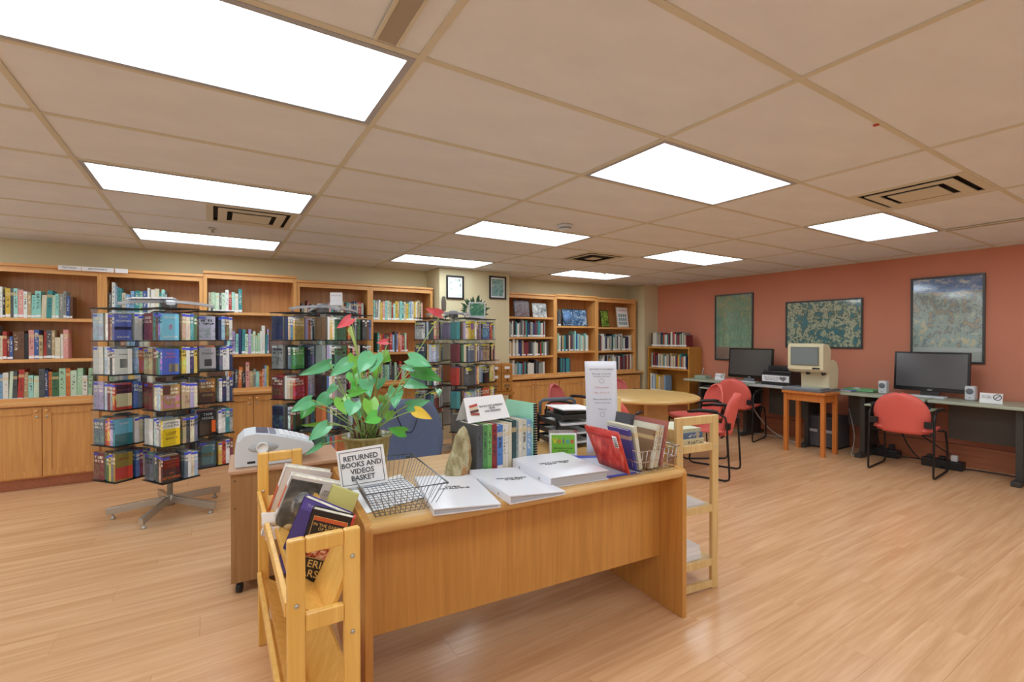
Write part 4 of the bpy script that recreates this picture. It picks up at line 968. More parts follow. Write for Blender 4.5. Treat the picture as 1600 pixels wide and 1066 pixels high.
hb_ = MB().tube([(-.125, .13, .17), (-.125, .13, .245), (-.1, .13, .26), (.1, .13, .26), (.125, .13, .245), (.125, .13, .17)], .011, 8); hb_.build('handle', mat('slate_plastic', '#4a545e', .45), lt)
ga, gb_ = PD(858, 719, 2.62), PD(902, 713, 2.62)
gsx = (gb_-ga).normalized(); gw = (gb_-ga).length
zz = DZ+.002
gs = thing('photo_sign', 'small green framed sign standing on the desk beside the trays', 'sign', Vector((ga.x, ga.y, zz)), math.atan2(gsx.y, gsx.x))
Mg = Matrix.Rotation(R(-10), 4, 'X')
MB().box(0, gw, 0, .006, 0, .142, 0, Mg).build('holder', acrylic('sign_acrylic2', '#e6e0ec', .6), gs)
MB().box(.004, gw-.004, -.002, 0, .004, .125, 0, Mg).build('card', PAPER, gs)
MB().box(.014, gw-.014, -.003, -.002, .014, .115, 0, Mg).build('green_panel', mat('lime_card', '#7cc23e', .6), gs)
MG = Mg @ face_M((gw/2, -.0035, .082), (1, 0, 0), (0, 0, 1))
for i, (ch, c_) in enumerate(zip('Voice', ('#e2c23a', '#c7683c', '#7a4aa0', '#4a9ac0', '#c9503c'))):
    text(ch, .042, mat('letter'+str(i), c_, .6), gs, MG @ Matrix.Translation((-.046+i*.024, 0, 0)), bold=.0012)
text('No Food or Drink\nin Library', .014, INK, gs, Mg @ face_M((gw/2, -.0035, .036), (1, 0, 0), (0, 0, 1)))
MB().box(.01, gw-.01, .0, .08, 0, .002).build('foot', acrylic('sign_acrylic2'), gs)

# tall notice sheet
na, nb_ = PD(917, 728, 2.64), PD(967, 728, 2.64); nd = (nb_-na).normalized(); nw = .18
ns = thing('notice_sheet', 'tall white notice sheet standing behind the red magazine on the desk', 'notice', Vector((na.x, na.y, DZ+.001)), math.atan2(nd.y, nd.x))
def nfn(u, v): return Vector((u*nw*(.95+.05*v)-.005*v, .06*v*v-.0+.012*math.sin(u*3), v*.52))
shell(MB().grid(nfn, 6, 12).build('sheet', mat('pale_blue_paper', '#dfe1ec', .7), ns), .001)
for i, (tx, z, s_, mm) in enumerate((('WELCOME TO THE LIBRARY', .475, .011, GREYINK), ('Please sign out all books', .45, .011, GREYINK), ('and videos at the desk', .435, .010, GREYINK), ('Library hours', .375, .014, mat('soft_red_ink', '#c98484', .7)), ('Mon - Fri 9 to 12', .345, .012, mat('soft_red_ink', '#c98484', .7)), ('Return materials in the', .31, .011, GREYINK), ('basket on the desk', .29, .011, GREYINK), ('Thank you', .255, .011, GREYINK))):
    v = z/.52; text(tx, s_, mm, ns, face_M((nw/2, .06*v*v+.004, z), (1, 0, 0), (0, .12*v/.52, 1)))
for z in (.41, .225):
    v = z/.52; ring = [(nw/2+.013*math.cos(2*PI*k/14), .06*v*v+.003, z+.013*math.sin(2*PI*k/14)) for k in range(14)]
    MB().tube(ring, .0008, 4, closed=True).build('seal', GREYINK, ns)

# wire rack of books at the right end of the desk
wc = on_desk(1003, 752); wrot = DA+R(3)
rb = thing('wire_book_rack', 'chrome wire basket holding books at the right end of the desk', 'basket', PZ(1000, 741, DZ+.002), wrot)
rw, rd_ = .235, .30
m_ = MB()
for z in (.004, .055, .11): m_.tube([(-.02*(z/.11), 0-.02*(z/.11), z), (rw+.02*(z/.11), -.02*(z/.11), z), (rw+.02*(z/.11), rd_, z), (-.02*(z/.11), rd_, z)], .0022, 6, closed=True)
for i in range(9): x = rw*i/8; m_.tube([(x, -.02, .11), (x, 0, .004), (x, rd_, .004), (x, rd_, .11)], .0014, 5)
for i in range(8): y = rd_*i/7; m_.tube([(-.02, y, .11), (0, y, .004), (rw, y, .004), (rw+.02, y, .11)], .0014, 5)
m_.build('wire_frame', CHROME, rb)
Mrb = RZ(wrot, rb.location)
def rackbook(x, y, t, d, h, c, lean, label, rz=0, name='hardcover_book'):
    b = bpy.data.objects.new(name, HB[0]); col.objects.link(b)
    b.matrix_world = Mrb @ Matrix.Translation((x, y, .012)) @ Matrix.Rotation(R(rz), 4, 'Z') @ Matrix.Rotation(R(lean), 4, 'Y') @ Matrix.Diagonal((t, d, h, 1)); b.color = lin(c)
    tag(b, label, 'book', 'books in the chrome desk basket'); return b
rackbook(.0, .03, .012, .15, .20, '#4a4a9c', -13, 'purple-spined booklet leaning left in the chrome desk basket')
rackbook(.018, .02, .02, .19, .215, '#d9d8c4', -11, 'ivory speckled book beside the purple booklet in the chrome basket')
rackbook(.066, .02, .016, .15, .19, '#8e6e54', 14, 'brown book leaning right in the chrome desk basket')
rackbook(.088, .02, .022, .2, .215, '#ddd9c6', 14, 'thick cream book in the middle of the chrome desk basket')
rackbook(.116, .02, .02, .2, .2, '#cdbda4', 14, 'tan book right of the thick cream one in the chrome basket')
rackbook(.14, .03, .014, .19, .205, '#c2c8cc', 14, 'grey-white book, third from right in the chrome basket')
rackbook(.160, .02, .016, .22, .225, '#b0685f', 12, 'white and dark pink book, second from right in the chrome basket')
rackbook(.185, .04, .014, .18, .18, '#7c6a60', 10, 'taupe book rightmost in the chrome desk basket')
rackbook(.075, .18, .03, .11, .245, '#4e4e56', 10, 'dark grey album at the back of the chrome desk basket')
# red magazine facing the viewer
ma, mb_ = PD(917, 726, 2.45), PD(975, 742, 2.30)
mg = thing('magazine', 'red spined magazine with barcode leaning on the chrome basket', 'magazine', (0, 0, 0))
P00, P10, P01, P11 = PD(937, 724, 2.39), PD(984, 741, 2.24), PD(914, 664, 2.38), PD(966, 676, 2.23)
P00.z = max(P00.z, DZ+.004); P10.z = max(P10.z, DZ+.004)
o0 = P00.copy(); mg.location = o0
def mfn(u, v): return (P00*(1-u)*(1-v)+P10*u*(1-v)+P01*(1-u)*v+P11*u*v)-o0
REDMAG = nmat('red_magazine_cover', lambda t: t.ramp(t.noise(t.coord('Object', (14, 14, 2)), 3, 3), [(.35, '#a82a26'), (.5, '#cf3d34'), (.68, '#d9715e')]), .3)
shell(MB().grid(mfn, 6, 6).build('cover', REDMAG, mg), .008, 0)
def mq(u0, u1, v0, v1, m, name, off=-.006):
    n = (P10-P00).cross(P01-P00).normalized(); n = n if n.dot(view) < 0 else -n
    return shell(MB().grid(lambda u, v: mfn(u0+(u1-u0)*u, v0+(v1-v0)*v)+n*abs(off), 1, 1).build(name, m, mg), .0006)
mq(0.0, .97, .80, .98, mat('magazine_band', '#d23c36', .3), 'title_band'); mq(.80, .93, .62, .90, PAPER, 'barcode_panel', -.0072)
for i in range(5): mq(.82, .91, .65+i*.045, .67+i*.045, INK, 'barcode_bar', -.0082)

# ------------------------------------------------------------------ left book cart (honey maple, V-shaped troughs)
CL = thing('book_cart', 'honey maple book cart with leaning books, left end of the desk', 'book cart', (.157, 1.33, 0), R(-.5))
cw, cl_, ch = .185, 1.08, .872
for y, nm in ((0, 'near'), (cl_, 'far')):
    for x in (0, cw-.044): MB().box(x, x+.044, y, y+.026, 0, ch-.0).build('post', W_CART, CL, bevel=.006)
    MB().box(.044, cw-.044, y, y+.026, ch-.042, ch).build('top_rail', W_CART, CL, bevel=.006)
    for z in (.67, .27): MB().box(.044, cw-.044, y+.002, y+.024, z-.045, z).build('cross_rail', W_CART, CL, bevel=.003)
    for x, z in ((.022, .70), (cw-.022, ch-.075), (cw-.022, .59)): MB().lathe([(.007, 0), (.005, .003)], 10, M=Matrix.Translation((x, y, z)) @ Matrix.Rotation(PI/2, 4, 'X')).build('screw', STEEL, CL)
def board(a, b, th, name='shelf_board'):
    (x0, z0), (x1, z1) = a, b; d = Vector((x1-x0, 0, z1-z0)); L = d.length; ang = math.atan2(d.z, d.x)
    M = Matrix.Translation((x0, .026, z0)) @ Matrix.Rotation(-ang, 4, 'Y')
    MB().box(0, L, 0, cl_-.026, -th/2, th/2, 0, M).build(name, W_CART, CL, bevel=.002)
for zb in (.62, .24, .06):
    board((.03, zb+.06), (cw*.6, zb), .014); board((cw*.55, zb), (cw-.012, zb+.17), .014)
MB().box(-.004, .012, .026, cl_, .665, .705).build('side_rail', W_CART, CL, bevel=.003)
MB().box(-.004, .012, .026, cl_, .3, .34).build('side_rail', W_CART, CL, bevel=.003)
def cartbook(TL, TR, BL, depth, th, name, label, cc_, edge='#8d8a80', yaw=0):
    """a book whose front cover corners are seen at TL, TR, BL"""
    a, b_, c = PD(*BL, depth), PD(*TL, depth), PD(*TR, depth+yaw)
    up = (b_-a); h = up.length; xx = (c-b_); w = xx.length; up.normalize(); xx.normalize(); nn = xx.cross(up).normalized()
    xx = up.cross(nn)
    t_ = thing(name, label, 'book', a); M = face_M((0, 0, 0), xx, up)
    if M.to_3x3().col[2].dot(view) > 0: pass
    e = .003
    MB().box(0, w, 0, h, -.003, 0, 0, M).box(0, w, 0, h, -th, -th+.003, 0, M).box(0, .003, 0, h, -th, 0, 0, M).build('cover', cc_, t_)
    MB().box(.003, w-.004, .003, h-.004, -th+.003, -.003, 0, M).build('pages', PAGES, t_)
    return t_, M, w, h
t_, M, w, h = cartbook((488, 795), (552, 816), (453, 909), 1.46, .03, 'hardcover_book', 'black book with gold lettering and red edge, nearest in the honey cart', mat('black_jacket', '#231f22', .35), yaw=.02)
MB().box(w-.006, w+.001, 0, h, -.03, .001, 0, M).build('red_edge', mat('red_jacket_edge', '#c3403a', .4), t_)
fr = MB()
for (a, b_, c, d) in ((.012, w-.014, .012, .0135), (.012, w-.014, .085, .0865), (.012, w-.014, h-.02, h-.0185), (.012, .0135, .012, h-.02), (w-.0155, w-.014, .012, h-.02)): fr.box(a, b_, c, d, 0, .0006, 0, M)
fr.build('gold_border', gold, t_)
MB().box(.014, w-.016, .088, .13, .0, .0005, 0, M).build('picture_band', art('ember_print', [(.35, '#2a1614'), (.5, '#b5452c'), (.62, '#d9c0a4'), (.7, '#5a2018')], 60), t_)
text('ERIK\nLARSON', .032, gold, t_, M @ Matrix.Translation((w/2, .052, .001)), bold=.0002)
text('IN THE GARDEN\nOF BEASTS', .013, gold, t_, M @ Matrix.Translation((w/2, h-.05, .001)))
MB().box(.014, w-.016, h-.032, h-.02, .0, .0005, 0, M).build('orange_strip', mat('orange_strip', '#cc5c34', .5), t_)
t_, M, w, h = cartbook((475, 776), (549, 800), (428, 890), 1.60, .03, 'hardcover_book', 'purple hardcover leaning behind the black one in the honey cart', mat('purple_jacket', '#4c4188', .35))
MB().box(.004, w-.004, h-.04, h-.004, 0, .0006, 0, M).build('title_band', mat('violet_band', '#5d52a8', .35), t_)
text('THE BULLY PULPIT', .015, mat('lilac_ink', '#b9b0e0', .5), t_, M @ Matrix.Translation((w/2, h-.022, .001)))
MB().box(w*.42, w-.004, .004, h-.045, 0, .0005, 0, M).build('dark_panel', mat('dusk_panel', '#2e2c48', .4), t_)
t_, M, w, h = cartbook((456, 743), (532, 766), (417, 842), 1.80, .035, 'hardcover_book', 'white book with grey portrait and gold medal on its cover, in the honey cart', mat('white_jacket', '#e4e1e2', .35), yaw=.09)
MB().box(.004, w*.62, .0, h-.012, 0, .0005, 0, M).build('portrait', art('grey_portrait', [(.3, '#26282a'), (.5, '#5c5f62'), (.65, '#9a9c9c')], 9, 3, .5), t_)
MB().lathe([(.045, 0), (.045, .0008)], 24, M=M @ Matrix.Translation((w*.36, h*.6, .0006)) @ Matrix.Diagonal((.72, 1.1, 1, 1))).build('face_shape', art('portrait_face', [(.35, '#54575a'), (.5, '#7c7f80'), (.65, '#a8a9a8')], 22, 3), t_)
MB().lathe([(.019, 0), (.019, .0012)], 24, M=M @ Matrix.Translation((w*.30, h*.2, .0016))).build('medal', mat('gold_medal', '#c9b182', .4), t_)
MB().box(-.001, 0, 0, h, -.035, 0, 0, M).build('spine_strip', mat('white_spine', '#dedcde', .5), t_)
MB().box(-.002, -.001, h*.45, h*.8, -.034, -.006, 0, M).build('red_spine_block', mat('brick_red', '#c4532f', .5), t_)
text('SIDNEY\nPOITIER', .014, GREYINK, t_, M @ Matrix.Translation((w*.8, h*.82, .001))); text('SIDNEY', .018, whitei, t_, M @ Matrix.Translation((w*.3, h*.06, .001)))
t_, M, w, h = cartbook((447, 729), (514, 750), (408, 838), 1.96, .035, 'hardcover_book', 'white book with orange-red spine block at the back of the honey cart', mat('white_jacket2', '#e2dedd', .4), yaw=.1)
MB().box(-.002, -.0, h*.3, h*.7, -.034, -.002, 0, M).build('red_spine_block', mat('brick_red', '#c4532f', .5), t_)
t_, M, w, h = cartbook((519, 758), (549, 790), (500, 810), 1.80, .012, 'paperback_book', 'pale yellow-green booklet tilted behind the purple book', mat('pale_yellow_card', '#d8d88a', .6))
for i, (px, py, dx) in enumerate(((418, 800, -12), (424, 822, -8))):
    a = PD(px, py, 1.78); o = MB().grid(lambda u, v: Vector((.045*u-.02, -.02*u, -.05*v+.02*math.sin(3*v)*u)), 5, 5).build('paper_slip', PAPER); shell(o, .001); o.location = a
    tag(o, ['curled white paper slip hanging from the cart books, upper', 'curled white paper slip hanging from the cart books, lower'][i], 'paper')

# ------------------------------------------------------------------ right book cart (pale maple)
CR = thing('book_cart', 'pale maple book cart with three shelves at the right end of the desk', 'book cart', (2.075, 1.665, 0), R(-7))
cw, cl_, ch = .31, .86, .965
for y in (0, cl_):
    for x in (0, cw-.048): MB().box(x, x+.048, y, y+.024, 0, ch).build('post', W_CARTL, CR, bevel=.005)
    MB().box(.048, cw-.048, y, y+.024, ch-.045, ch).build('top_rail', W_CARTL, CR, bevel=.004)
    for z in (.81, .47, .17, .05): MB().box(.048, cw-.048, y+.001, y+.023, z-.04, z).build('cross_rail', W_CARTL, CR, bevel=.003)
    for x in (.024, cw-.024): MB().lathe([(.006, 0), (.005, .003)], 10, M=Matrix.Translation((x, y, .79)) @ Matrix.Rotation(PI/2, 4, 'X')).build('screw', STEEL, CR)
for z in (.80, .46, .16): MB().box(.012, cw-.012, .024, cl_, z-.018, z-.002).build('shelf', W_CARTL, CR)
MB().box(.0, .018, .024, cl_, .84, .90).build('side_rail', W_CARTL, CR, bevel=.003)
MCR = RZ(R(-7), CR.location)
for i, (z, t, c, lab) in enumerate(((.80, .035, '#cbbf9c', 'cream book lowest in the pile on the pale cart top shelf'), (.836, .03, '#4f6486', 'slate blue book in the middle of the pale cart pile'), (.867, .02, '#c9cfb4', 'pale green booklet topmost on the pale cart pile'))):
    b = bpy.data.objects.new('hardcover_book', HB[1]); col.objects.link(b); b.color = lin(c)
    b.matrix_world = MCR @ Matrix.Translation((.06+.17, .04+.01*i, z)) @ Matrix.Rotation(R(90), 4, 'Y') @ Matrix.Rotation(PI, 4, 'X') @ Matrix.Diagonal((-t, -.20, .17, 1)) if False else MCR @ Matrix.Translation((.055, .035+.012*i, z)) @ Matrix(((0, 0, 1, 0), (0, 1, 0, 0), (-1, 0, 0, 0), (0, 0, 0, 1))) @ Matrix.Translation((-t, 0, 0)) @ Matrix.Diagonal((t, .22, .18, 1))
    tag(b, lab, 'book', 'books piled on the pale cart')
for (z, lab) in ((.46, 'white paper sheets on the middle shelf of the pale cart'),):
    o = MB().box(.06, .25, .04, .3, z, z+.01).build('paper_stack', PAPER); o.matrix_world = MCR; tag(o, lab, 'paper')
for i in range(3):
    o = MB().box(.06, .22-.004*i, .04, .28, .16+.026*i, .184+.026*i).build('paper_stack', PAPER); o.matrix_world = MCR; tag(o, ['white booklet stack, lowest, on the pale cart bottom shelf', 'white booklet stack, middle, on the pale cart bottom shelf', 'white booklet stack, topmost, on the pale cart bottom shelf'][i], 'paper')

# ------------------------------------------------------------------ brown wheeled cabinet with labelling machine
BC = thing('wheeled_cabinet', 'brown laminate wheeled cabinet behind the honey book cart', 'cabinet', (.075, 2.96, 0), R(-3))
MB().box(0, .56, 0, .40, .065, .655).build('body', W_WALNUT, BC, bevel=.002)
MB().box(-.012, .572, -.015, .41, .655, .678).build('top_panel', mat('pinkish_laminate', '#c39a7c', .4), BC, bevel=.006)
for x in (.04, .52):
    for y in (.03, .37):
        c_ = MB().lathe([(.026, -.012), (.026, .012)], 16, M=Matrix.Translation((x, y, .027)) @ Matrix.Rotation(PI/2, 4, 'Y') @ Matrix.Rotation(.3, 4, 'X')).build('castor', BLACK, BC); MB().box(x-.012, x+.012, y-.012, y+.012, .045, .066).build('castor_plate', BLACKM, BC)
for z in (.62, .47): MB().lathe([(.004, 0), (.004, .001)], 8, M=Matrix.Translation((.02, 0, z)) @ Matrix.Rotation(PI/2, 4, 'X')).build('screw_hole', INK, BC)
LM = thing('label_machine', 'white desktop label printer with side dial and keypad on the wheeled cabinet', 'office machine', (.095, 2.99, .679), R(-3))
prof = [(0, .0), (0, .09), (.012, .14), (.045, .175), (.10, .182), (.17, .172), (.27, .145), (.385, .105), (.405, .09), (.40, .06), (.3, .02), (.28, .0)]
vs = [(x, 0, z) for x, z in prof]+[(x, .24, z) for x, z in prof]; m = len(prof)
MB().add(vs, [tuple(range(m)), tuple(range(m, 2*m))[::-1]]+[((i+1) % m, i, m+i, m+(i+1) % m) for i in range(m)]).build('housing', WHITEP, LM, bevel=.006, seg=3)
Mw = Matrix.Translation((.17, 0, .1)) @ Matrix.Rotation(PI/2, 4, 'X')
MB().lathe([(.032, 0), (.032, .014), (.026, .018), (.024, .008)], 24, M=Matrix.Translation((.135, 0, .1)) @ Matrix.Rotation(PI/2, 4, 'X')).build('dial', mat('dial_white', '#eceef0', .35), LM)
MB().lathe([(.075, 0), (.07, .004)], 24, M=Matrix.Translation((.14, 0, .1)) @ Matrix.Rotation(PI/2, 4, 'X') @ Matrix.Diagonal((1, .33, 1, 1))).build('side_recess', mat('pale_grey_plastic', '#b4b9c0', .4), LM)
MB().box(.06, .10, -.002, 0, .018, .03).build('port', INK, LM)
def onslope(x0, x1, y0, y1, m_, name, h=.003):
    def zz(x):
        for (a, za), (b_, zb) in zip(prof[4:8], prof[5:9]):
            if a <= x <= b_: return za+(zb-za)*(x-a)/(b_-a)
        return .17
    b = MB(); za, zb = zz(x0)+.001, zz(x1)+.001
    b.add([(x0, y0, za), (x1, y0, zb), (x1, y1, zb), (x0, y1, za), (x0, y0, za+h), (x1, y0, zb+h), (x1, y1, zb+h), (x0, y1, za+h)], [(0, 3, 2, 1), (4, 5, 6, 7), (0, 1, 5, 4), (1, 2, 6, 5), (2, 3, 7, 6), (3, 0, 4, 7)]).build(name, m_, LM)
onslope(.105, .165, .03, .21, mat('smoky_window', '#6f7186', .15), 'window'); onslope(.172, .205, .03, .21, mat('lcd_grey', '#8c8ea4', .2), 'display')
for i in range(5):
    for j in range(5): onslope(.225+i*.03, .248+i*.03, .03+j*.038, .06+j*.038, mat('key_white', '#f0f1f4', .4), 'key', .005)

# ------------------------------------------------------------------ red chairs
def arc(c, r, a0, a1, n, plane):
    return [c[0]+r*math.cos(R(a0+(a1-a0)*i/n)) for i in range(n+1)]
def make_chair(label, loc, heading, arms=True, fab=RED, group='red stacking chairs'):
    """heading: direction the sitter faces, as an angle; local +y = forward"""
    t_ = thing('stacking_chair', label, 'chair', loc, heading-PI/2, group)
    def back(u, v):
        s = (u-.5)*2; z = .42+.41*v; w = .232*math.sqrt(max(0, 1-max(0, (v-.42)/.58)**2.3))*(.90+.10*min(1, v*2.2))
        if v > .995: w = .02
        return Vector((s*w, -.23-.09*v+.055*s*s, z+.0))
    shell(MB().grid(back, 12, 14).build('backrest', fab, t_), .02)
    def seat(u, v):
        s = (u-.5)*2; y = -.22+.46*v; return Vector((s*.235*(1-.12*(v)**3), y, .445+.02*s*s-.035*max(0, v-.7)**1.0+.02*max(0, .25-v)))
    shell(MB().grid(seat, 10, 10).build('seat', fab, t_), .028)
    for sx in (-1, 1):
        x = sx*.265
        pts = [(x, .10, .645), (x, .0, .66), (x, -.1, .662), (x, -.19, .65), (x, -.235, .62), (x, -.25, .56), (x, -.262, .3), (x, -.275, .06), (x, -.27, .025), (x, -.24, .011), (x, 0, .011), (x, .2, .011), (x, .235, .022), (x, .245, .05), (x, .225, .25), (x*.97, .2, .42), (x*.9, .17, .432)]
        MB().tube(pts, .0095, 8).build('side_frame', BLACKM, t_)
        if arms: MB().tube([(x, .12, .648), (x, .0, .672), (x, -.12, .674), (x, -.17, .668)], [.012, .015, .015, .012], 8).build('armrest', BLACK, t_)
        MB().box(min(sx*.19, sx*.262), max(sx*.19, sx*.262), -.272, -.235, .50, .56).build('back_bracket', BLACK, t_)
    MB().tube([(-.262, -.2, .42), (.262, -.2, .42)], .009, 8).build('cross_tube', BLACKM, t_); MB().tube([(-.25, .17, .425), (.25, .17, .425)], .009, 8).build('cross_tube', BLACKM, t_)
    return t_
make_chair('coral red stacking chair pulled up to the right computer desk', (6.17, 2.01, 0), R(4))
make_chair('coral red stacking chair pulled up to the left computer desk', (6.22, 3.93, 0), R(12))
make_chair('coral red armchair at the near right side of the round table', (4.33, 3.10, 0), R(112))
make_chair('coral red armchair at the right side of the round table, farther back', (4.88, 3.66, 0), R(150))
make_chair('dusty red armchair at the left side of the round table', (3.60, 4.34, 0), R(-62), fab=MAROON)
make_chair('dusty red chair behind the round table, only its top showing', (4.68, 4.66, 0), R(-108), fab=MAROON)
make_chair('coral red armchair at the near left of the round table, behind the notice', (3.36, 3.46, 0), R(30))
rtb = thing('round_table', 'round maple meeting table with panel base', 'table', (4.14, 3.80, 0))
MB().lathe([(.60, .705), (.62, .712), (.62, .733), (.605, .74)], 48).build('tabletop', W_TABLE, rtb)
MB().box(-.28, .28, -.014, .014, 0, .705, 0, Matrix.Rotation(R(-40), 4, 'Z')).build('panel_base', W_TABLE, rtb); MB().box(-.28, .28, -.014, .014, 0, .705, 0, Matrix.Rotation(R(50), 4, 'Z')).build('panel_base', W_TABLE, rtb)

# ------------------------------------------------------------------ computer desks along the terracotta wall
def pc_desk(y0, y1, label, xf=6.32, z=.742, legs=()):
    t_ = thing('computer_desk', label, 'desk', (xf, y0, 0), 0, 'computer desks along the wall')
    D = XR-.05-xf; W = y1-y0
    MB().box(0, D, 0, W, z-.03, z).build('desktop', DESKG, t_, bevel=.006)
    MB().box(D-.12, D-.10, .05, W-.05, .30, z-.03).build('modesty_panel', CHAR, t_)
    for yy in legs:
        yy -= y0
        MB().box(.1, D-.1, yy, yy+.05, .05, z-.03).build('leg_panel', mat('dark_leg', '#3a3836', .5), t_)
        MB().box(-.02, D-.03, yy-.01, yy+.06, 0, .05).build('foot', mat('dark_leg', '#3a3836', .5), t_, bevel=.008)
    return t_
pc_desk(3.88, 4.95, 'sage-topped computer desk in the corner, under the left poster', legs=(4.7, 3.95))
pc_desk(3.05, 3.87, 'sage-topped computer desk under the black printer', legs=(3.12,))
pc_desk(1.92, 2.86, 'sage-topped computer desk under the right monitor', legs=(2.50,))
pc_desk(1.14, 1.90, 'sage-topped computer desk right of the monitor, under the notice card', legs=(1.22,))
pc_desk(.20, 1.12, 'sage-topped computer desk at the right edge, under the telephone', legs=(.3,))
def keyboard_tray(y, lab, klab):
    t_ = thing('keyboard_tray', lab, 'tray', (6.16, y, 0), 0)
    MB().box(0, .26, -.29, .29, .63, .65).build('board', DESKG, t_, bevel=.01, seg=3)
    MB().box(.2, .34, -.04, .04, .65, .712).build('bracket', BLACKM, t_)
    k_ = thing('keyboard', klab, 'keyboard', (6.21, y+.05, .651))
    MB().box(0, .14, -.2, .2, 0, .018).build('body', BLACK, k_, bevel=.004)
    for i in range(4):
        for j in range(12): MB().box(.012+i*.031, .037+i*.031, -.19+j*.032, -.163+j*.032, .018, .024).build('key', mat('key_dark', '#34363c', .5), k_)
keyboard_tray(2.12, 'grey pull-out keyboard tray under the right monitor', 'dark keyboard on the right pull-out tray')
keyboard_tray(4.25, 'grey pull-out keyboard tray under the left monitor', 'dark keyboard on the left pull-out tray')
ms_ = MB().lathe([(.03, 0), (.032, .01), (.02, .025), (.005, .03)], 14, M=Matrix.Diagonal((1.5, 1, 1, 1))).build('mouse', mat('dark_blue_plastic', '#2f3c5c', .4)); ms_.location = (6.25, 1.885, .651); tag(ms_, 'dark blue mouse on the right keyboard tray', 'mouse')
def monitor(y0, y1, z0, z1, label, X=6.60, rz=0, reflect=None):
    t_ = thing('monitor', label, 'monitor', (X, (y0+y1)/2, .743), rz)
    w = (y1-y0)/2; M = Matrix.Rotation(R(4), 4, 'Y'); zz0, zz1 = z0-.743, z1-.743
    MB().box(0, .03, -w, w, zz0, zz1, 0, M).build('bezel', mat('gloss_black', '#131316', .12), t_, bevel=.005)
    MB().box(-.002, 0, -w+.022, w-.022, zz0+.045, zz1-.02, 0, M).build('screen', mat('dark_screen', '#4c4c50', .12, spec=.9), t_)
    MB().box(-.0025, 0, -.02, .02, zz0+.012, zz0+.02, 0, M).build('logo', mat('silver_logo', '#b9b9be', .3), t_)
    MB().box(-.10, .02, -.15, .15, 0, .02).build('base', WHITEP, t_, bevel=.005)
    MB().bar((.0, 0, .02), (.04, 0, .12), .015, .16, up=(0, 1, 0)).build('stand', mat('dark_stand', '#1d1e21', .3), t_)
    return t_
monitor(1.64, 2.29, .805, 1.235, 'wide black all-in-one monitor with blank screen at the right desk')
monitor(3.69, 4.36, .80, 1.235, 'black monitor with reflections at the left desk, beside the printer')
def speaker(px, py, lab, X=6.52):
    p = PX(px, py, X); t_ = thing('speaker', lab, 'speaker', (X, p.y, .743), 0, 'small computer speakers')
    MB().box(0, .09, -.042, .042, 0, .15).build('body', WHITEP, t_, bevel=.018, seg=3)
    MB().lathe([(.03, 0), (.03, .004), (.012, .002)], 20, M=Matrix.Translation((0, 0, .095)) @ Matrix.Rotation(R(-90), 4, 'Y')).build('cone', mat('speaker_cloth', '#6f7680', .7), t_)
    MB().lathe([(.006, 0), (.006, .004)], 10, M=Matrix.Translation((0, 0, .03)) @ Matrix.Rotation(R(-90), 4, 'Y')).build('knob', GREYP, t_)
speaker(1378, 600, 'white round-fronted speaker left of the right monitor'); speaker(1515, 610, 'white speaker right of the right monitor', 6.58)
def card_sign(px, X, w, h, lab, body, bw=True):
    p = PX(px, 612, X); t_ = thing('desk_card', lab, 'sign', (X, p.y, .743))
    M = Matrix.Rotation(R(12), 4, 'Y'); MB().box(0, .002, -w/2, w/2, 0, h, 0, M).build('card', PAPER, t_); MB().box(0, .06, -w/2, w/2, 0, .002).build('foot', PAPER, t_)
    text(body, .018, INK, t_, M @ face_M((-.001, w*.2, h*.6), (0, -1, 0), (0, 0, 1)))
    ring = [(-.003, -w*.28+.028*math.cos(2*PI*k/20), h*.62+.028*math.sin(2*PI*k/20)) for k in range(20)]
    r_ = MB().tube([M @ Vector(q) for q in ring], .003, 5, closed=True); r_.tube([M @ Vector((-.003, -w*.28-.02, h*.62+.02)), M @ Vector((-.003, -w*.28+.02, h*.62-.02))], .003, 5); r_.build('no_phone_symbol', INK, t_)
card_sign(1548, 6.50, .165, .10, 'white folded no-phone card on the right desk', 'NO CELL\nPHONES')
card_sign(1124, 6.55, .16, .10, 'white folded card on the left desk corner', 'NO FOOD')
ph = thing('telephone', 'dark grey desk telephone at the right edge of the desk', 'telephone', (6.5, .98, .743))
MB().box(0, .2, -.08, .1, 0, .05).build('body', mat('slate_phone', '#4a4d54', .4), ph, bevel=.01); MB().box(.02, .07, -.08, .1, .05, .085).build('handset', mat('slate_phone', '#4a4d54', .4), ph, bevel=.012)
gt = thing('paper_tray', 'green plastic tray with small items left of the right speaker', 'tray', (6.55, PX(1340, 605, 6.55).y, .743))
GRN = mat('green_translucent', '#7fc08a', .3)
MB().box(0, .2, -.16, .16, 0, .004).box(0, .004, -.16, .16, 0, .03).box(.196, .2, -.16, .16, 0, .03).box(0, .2, -.16, -.156, 0, .03).box(0, .2, .156, .16, 0, .03).build('tray', GRN, gt)
MB().lathe([(.04, .005), (.045, .02), (.03, .04), (.01, .045)], 16, M=Matrix.Translation((.1, .05, 0))).build('tape_dispenser', mat('pale_clear', '#c6d2cc', .2), gt)
for i, (px, py, c, lab) in enumerate(((1318, 606, '#e8e8ee', 'white papers behind the film reader'), (1328, 602, '#6a6ac8', 'violet envelope on the white papers'))):
    p = PX(px, py, 6.5); o = MB().box(-.1, .1, -.09+.02*i, .09-.02*i, 0, .006).build('paper', mat('sheet'+str(i), c, .6)); o.location = (6.6+.02*i, p.y+.02, .743+.007*i); tag(o, lab, 'paper')
# small bits at the far left of the desks
pot_ = thing('pen_holder', 'grey-green pen box with a white pen near the corner bookcase', 'pen holder', (6.5, 4.78, .743))
MB().box(0, .15, -.1, .1, 0, .05).build('box', mat('sage_box', '#9fb09c', .5), pot_, bevel=.006); MB().tube([(.05, .0, .05), (.07, -.02, .17)], .006, 6).build('pen', WHITEP, pot_)

